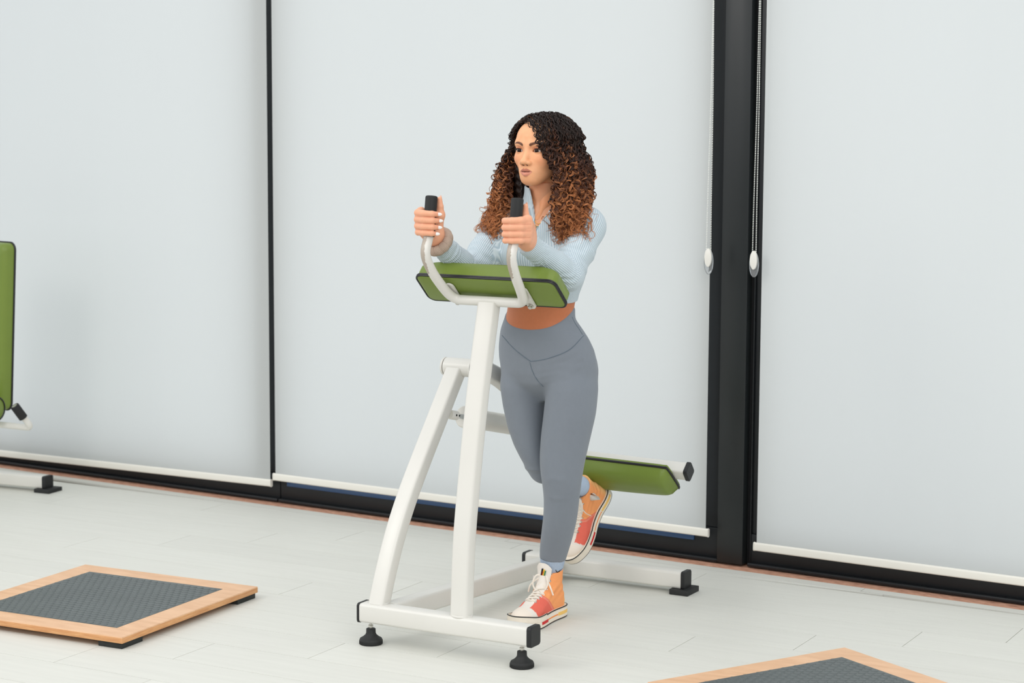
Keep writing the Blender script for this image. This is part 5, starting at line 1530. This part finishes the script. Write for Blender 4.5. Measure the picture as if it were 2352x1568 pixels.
    for k_, m_ in enumerate((m_cork, mat('patch_yellow', (240, 190, 60), 0.7), mat('patch_green', (70, 130, 90), 0.7), mat('patch_red', (200, 60, 40), 0.7), mat('patch_grey', (180, 172, 168), 0.7))):
        sh = (0, 0.011, 0.006, 0.016, -0.006)[k_]; w = MB(); x0 = -0.009 + [0.0, 0.006, 0.010, 0.002, 0.0][k_]
        x0 += 0.004; q_ = [(x0, 0.1072, 0.143), (x0 + 0.0055, 0.1072, 0.143), (x0 + 0.0095, 0.1072, 0.164 - 0.003 * k_), (x0 + 0.004, 0.1072, 0.164 - 0.003 * k_)]
        vv = [T(p) for p in q_] + [T(np.array(p) + (0, -0.0015, 0)) for p in q_]
        w.add(vv, [(0, 1, 2, 3), (7, 6, 5, 4), (0, 4, 5, 1), (1, 5, 6, 2), (2, 6, 7, 3), (3, 7, 4, 0)]); 
        if k_ < 4: obj('tongue_patch', w, m_, tg, smooth=None)
    el = MB(); ye, ze = 0.058, 0.108; P0 = []
    for k_ in range(24):
        a = 2 * PI * k_ / 24; y_, z_ = ye + 0.0125 * math.cos(a), ze + 0.0175 * math.sin(a); xs_ = np.linspace(-0.06, 0, 120); v = f.sample(np.stack([xs_, np.full(120, y_), np.full(120, z_)], 1)); P0.append(np.array((xs_[np.argmax(v < 0)] - 0.0020, y_, z_)))
    k_ = 24; v = f.sample(np.stack([xs_, np.full(120, ye), np.full(120, ze)], 1)); cc0 = np.array((xs_[np.argmax(v < 0)] - 0.0022, ye, ze)); el.add([T(p) for p in P0] + [T(p + (0.003, 0, 0)) for p in P0] + [T(cc0)], [(2 * k_, i, (i + 1) % k_) for i in range(k_)] + [tuple(range(2 * k_ - 1, k_ - 1, -1))] + [(i, (i + 1) % k_, k_ + (i + 1) % k_, k_ + i) for i in range(k_)])
    obj('ankle_patch', el, mat('pale_grey_patch', (214, 212, 206), 0.6), root)
    # eyelets and laces
    ey = []
    for k_ in range(7):
        t_ = k_ / 6; y = 0.176 - 0.078 * t_ ** 0.8 ; z = 0.0
        row = []
        for sd in (-1, 1):
            x = sd * (0.0175 + 0.003 * t_); zz = np.linspace(0.19, 0.03, 160); v = f.sample(np.stack([np.full(160, x), np.full(160, y + (-0.006 * (t_ > 0.6))), zz], 1)) if t_ < 0.62 else None
            if t_ < 0.62: i = np.argmax(v < 0); p = np.array((x, y, zz[i]))
            else:
                zz0 = 0.098 + (t_ - 0.62) * 0.125; yy = np.linspace(0.16, 0.03, 160); v = f.sample(np.stack([np.full(160, x), yy, np.full(160, zz0)], 1)); i = np.argmax(v < 0); p = np.array((x, yy[i], zz0))
            row.append(p)
        ey.append(row)
    for k_, row in enumerate(ey):
        for sd, p in zip((-1, 1), row):
            nrm = np.array((sd * 0.45, 0.45 + 0.4 * k_ / 6, 0.8 - 0.6 * k_ / 6)); nrm /= np.linalg.norm(nrm); a1 = np.cross(nrm, (1, 0, 0)); a1 /= np.linalg.norm(a1); a2 = np.cross(nrm, a1)
            w = MB(); w.tube([T(p + nrm * 0.0006 + 0.0032 * (math.cos(a) * a1 + math.sin(a) * a2)) for a in np.linspace(0, 2 * PI, 14, endpoint=False)], 0.0011, 6, closed=True); obj('eyelet', w, m_steel, root)
    lift = np.array((0, 0.006, 0.006)); w = MB()
    prf = [(0.0026 * math.cos(a), 0.0011 * math.sin(a)) for a in np.linspace(0, 2 * PI, 8, endpoint=False)]
    for k_ in range(6):
        for s0, s1 in ((0, 1), (1, 0)):
            a_, b_ = ey[k_][s0], ey[k_ + 1][s1]; mid_ = (a_ + b_) / 2 + lift * (1.0 if s0 else 1.5)
            w.sweep([T(p) for p in smoothpath([a_, a_ * 0.7 + mid_ * 0.3 + lift * 0.5, mid_, b_ * 0.7 + mid_ * 0.3 + lift * 0.5, b_], 5)], prf, M3 @ np.array((0, 0.6, 0.8)))
    a_, b_ = ey[0]; w.sweep([T(p) for p in smoothpath([a_, (a_ + b_) / 2 + lift * 0.9, b_], 6)], prf, M3 @ np.array((0, 0.6, 0.8)))
    a_, b_ = ey[6]; w.sweep([T(p) for p in smoothpath([a_, (a_ + b_) / 2 + lift * 1.3, b_], 6)], prf, M3 @ np.array((0, 0.9, 0.3)))
    kn = (ey[6][0] + ey[6][1]) / 2 + (0, 0.011, -0.006)
    for sd in (-1, 1):
        w.sweep([T(kn + np.array(p)) for p in smoothpath([(0, 0, 0), (sd * 0.018, 0.012, 0.002), (sd * 0.026, 0.020, -0.022), (sd * 0.014, 0.022, -0.040), (sd * 0.005, 0.012, -0.020), (0, 0.002, 0)], 6)], prf, M3 @ np.array((0, 0.9, 0.4)))
        w.sweep([T(kn + np.array(p)) for p in smoothpath([(0, 0, 0), (sd * 0.020, 0.010, -0.012), (sd * 0.036, 0.018, -0.030), (sd * 0.044, 0.016, -0.052)], 6)], prf, M3 @ np.array((0, 0.9, 0.4)))
    w.tube([T(kn + (-0.004, 0.002, 0)), T(kn + (0.004, 0.003, 0))], 0.004, 8)
    obj('laces', w, m_lace, root, smooth=60)
    return root, T


# standing foot (her left)
yw = math.radians(-2)
ML = Matrix.Translation((-2.818, 5.425, 0.0)) @ Matrix(((math.cos(yw), math.sin(yw), 0, 0), (math.sin(yw), -math.cos(yw), 0, 0), (0, 0, 1, 0), (0, 0, 0, 1)))
shoe('orange and coral high-top shoe standing on the floor', ML, 'l', 1)
# raised foot (her right): toe hangs down, sole turned to the window
fy = -0.40 * CR - 0.80 * CU - 0.218 * CF; fy /= np.linalg.norm(fy)          # heel -> toe
fz = -0.43 * CR + 0.43 * CU - 0.79 * CF; fz -= fy * (fz @ fy); fz /= np.linalg.norm(fz)      # sole -> ankle
fx = np.cross(fy, fz)
Rm = np.stack([fx, fy, fz], 1)
tr = at(1342, 1203, Y=5.73) - Rm @ np.array((0.0, 0.135, 0.030)); AR = tr + Rm @ np.array((0.0, 0.05, 0.150)); RS = Rm
MR = Matrix([[*Rm[i], tr[i]] for i in range(3)] + [[0, 0, 0, 1]])
shoe('orange and coral high-top shoe raised behind, heel under the green roller', MR, 'r', -1)

# socks
f = Field((-2.90, 5.28, 0.09), (-2.72, 5.46, 0.28), 0.003); f.zloft([t for t in LEGL if t[0] < 0.30], grow=0.0005); f.cone(at(1266, 1340, Y=5.377), at(1268, 1370, Y=5.37), 0.030, 0.030, 0.01)
f.half(at(1268, 1276, Y=5.37), (0.1, 0, 1.0)); V, F = f.mesh(); V = relax(V, F, 2)
cx_, cy_ = V[:, 0].mean(), V[:, 1].mean(); an = np.arctan2(V[:, 1] - cy_, V[:, 0] - cx_); V[:, 0] += 0.0006 * np.cos(an) * np.sin(an * 34); V[:, 1] += 0.0006 * np.sin(an) * np.sin(an * 34)
sk = npobj('sock', V, F, m_sock, person, label='pale blue ribbed sock')
w = MB(); w.tube([onsurf(x, y, f, 5.2, 5.5) - CF * 0.0022 for x, y in [(1276, 1308), (1280, 1314), (1285, 1311), (1292, 1305)]], 0.0014, 6, scales=[0.4, 1.3, 1.0, 0.2]); obj('sock_mark', w, m_cork, sk, label='small black tick')
f = Field(AR - 0.10, AR + 0.10, 0.003); LE = at(1330, 1114, Y=5.68); f.cone(AR - RS[:, 2] * 0.05, AR + RS[:, 2] * 0.01, 0.030, 0.0305); f.cone(AR + RS[:, 2] * 0.01, AR * 0.4 + (LE + np.array((-0.004, -0.075, 0.010))) * 0.6, 0.0305, 0.032, 0.012); V, F = f.mesh(); V = relax(V, F, 1)
npobj('sock', V, F, m_sock, person, label='pale blue ribbed sock')
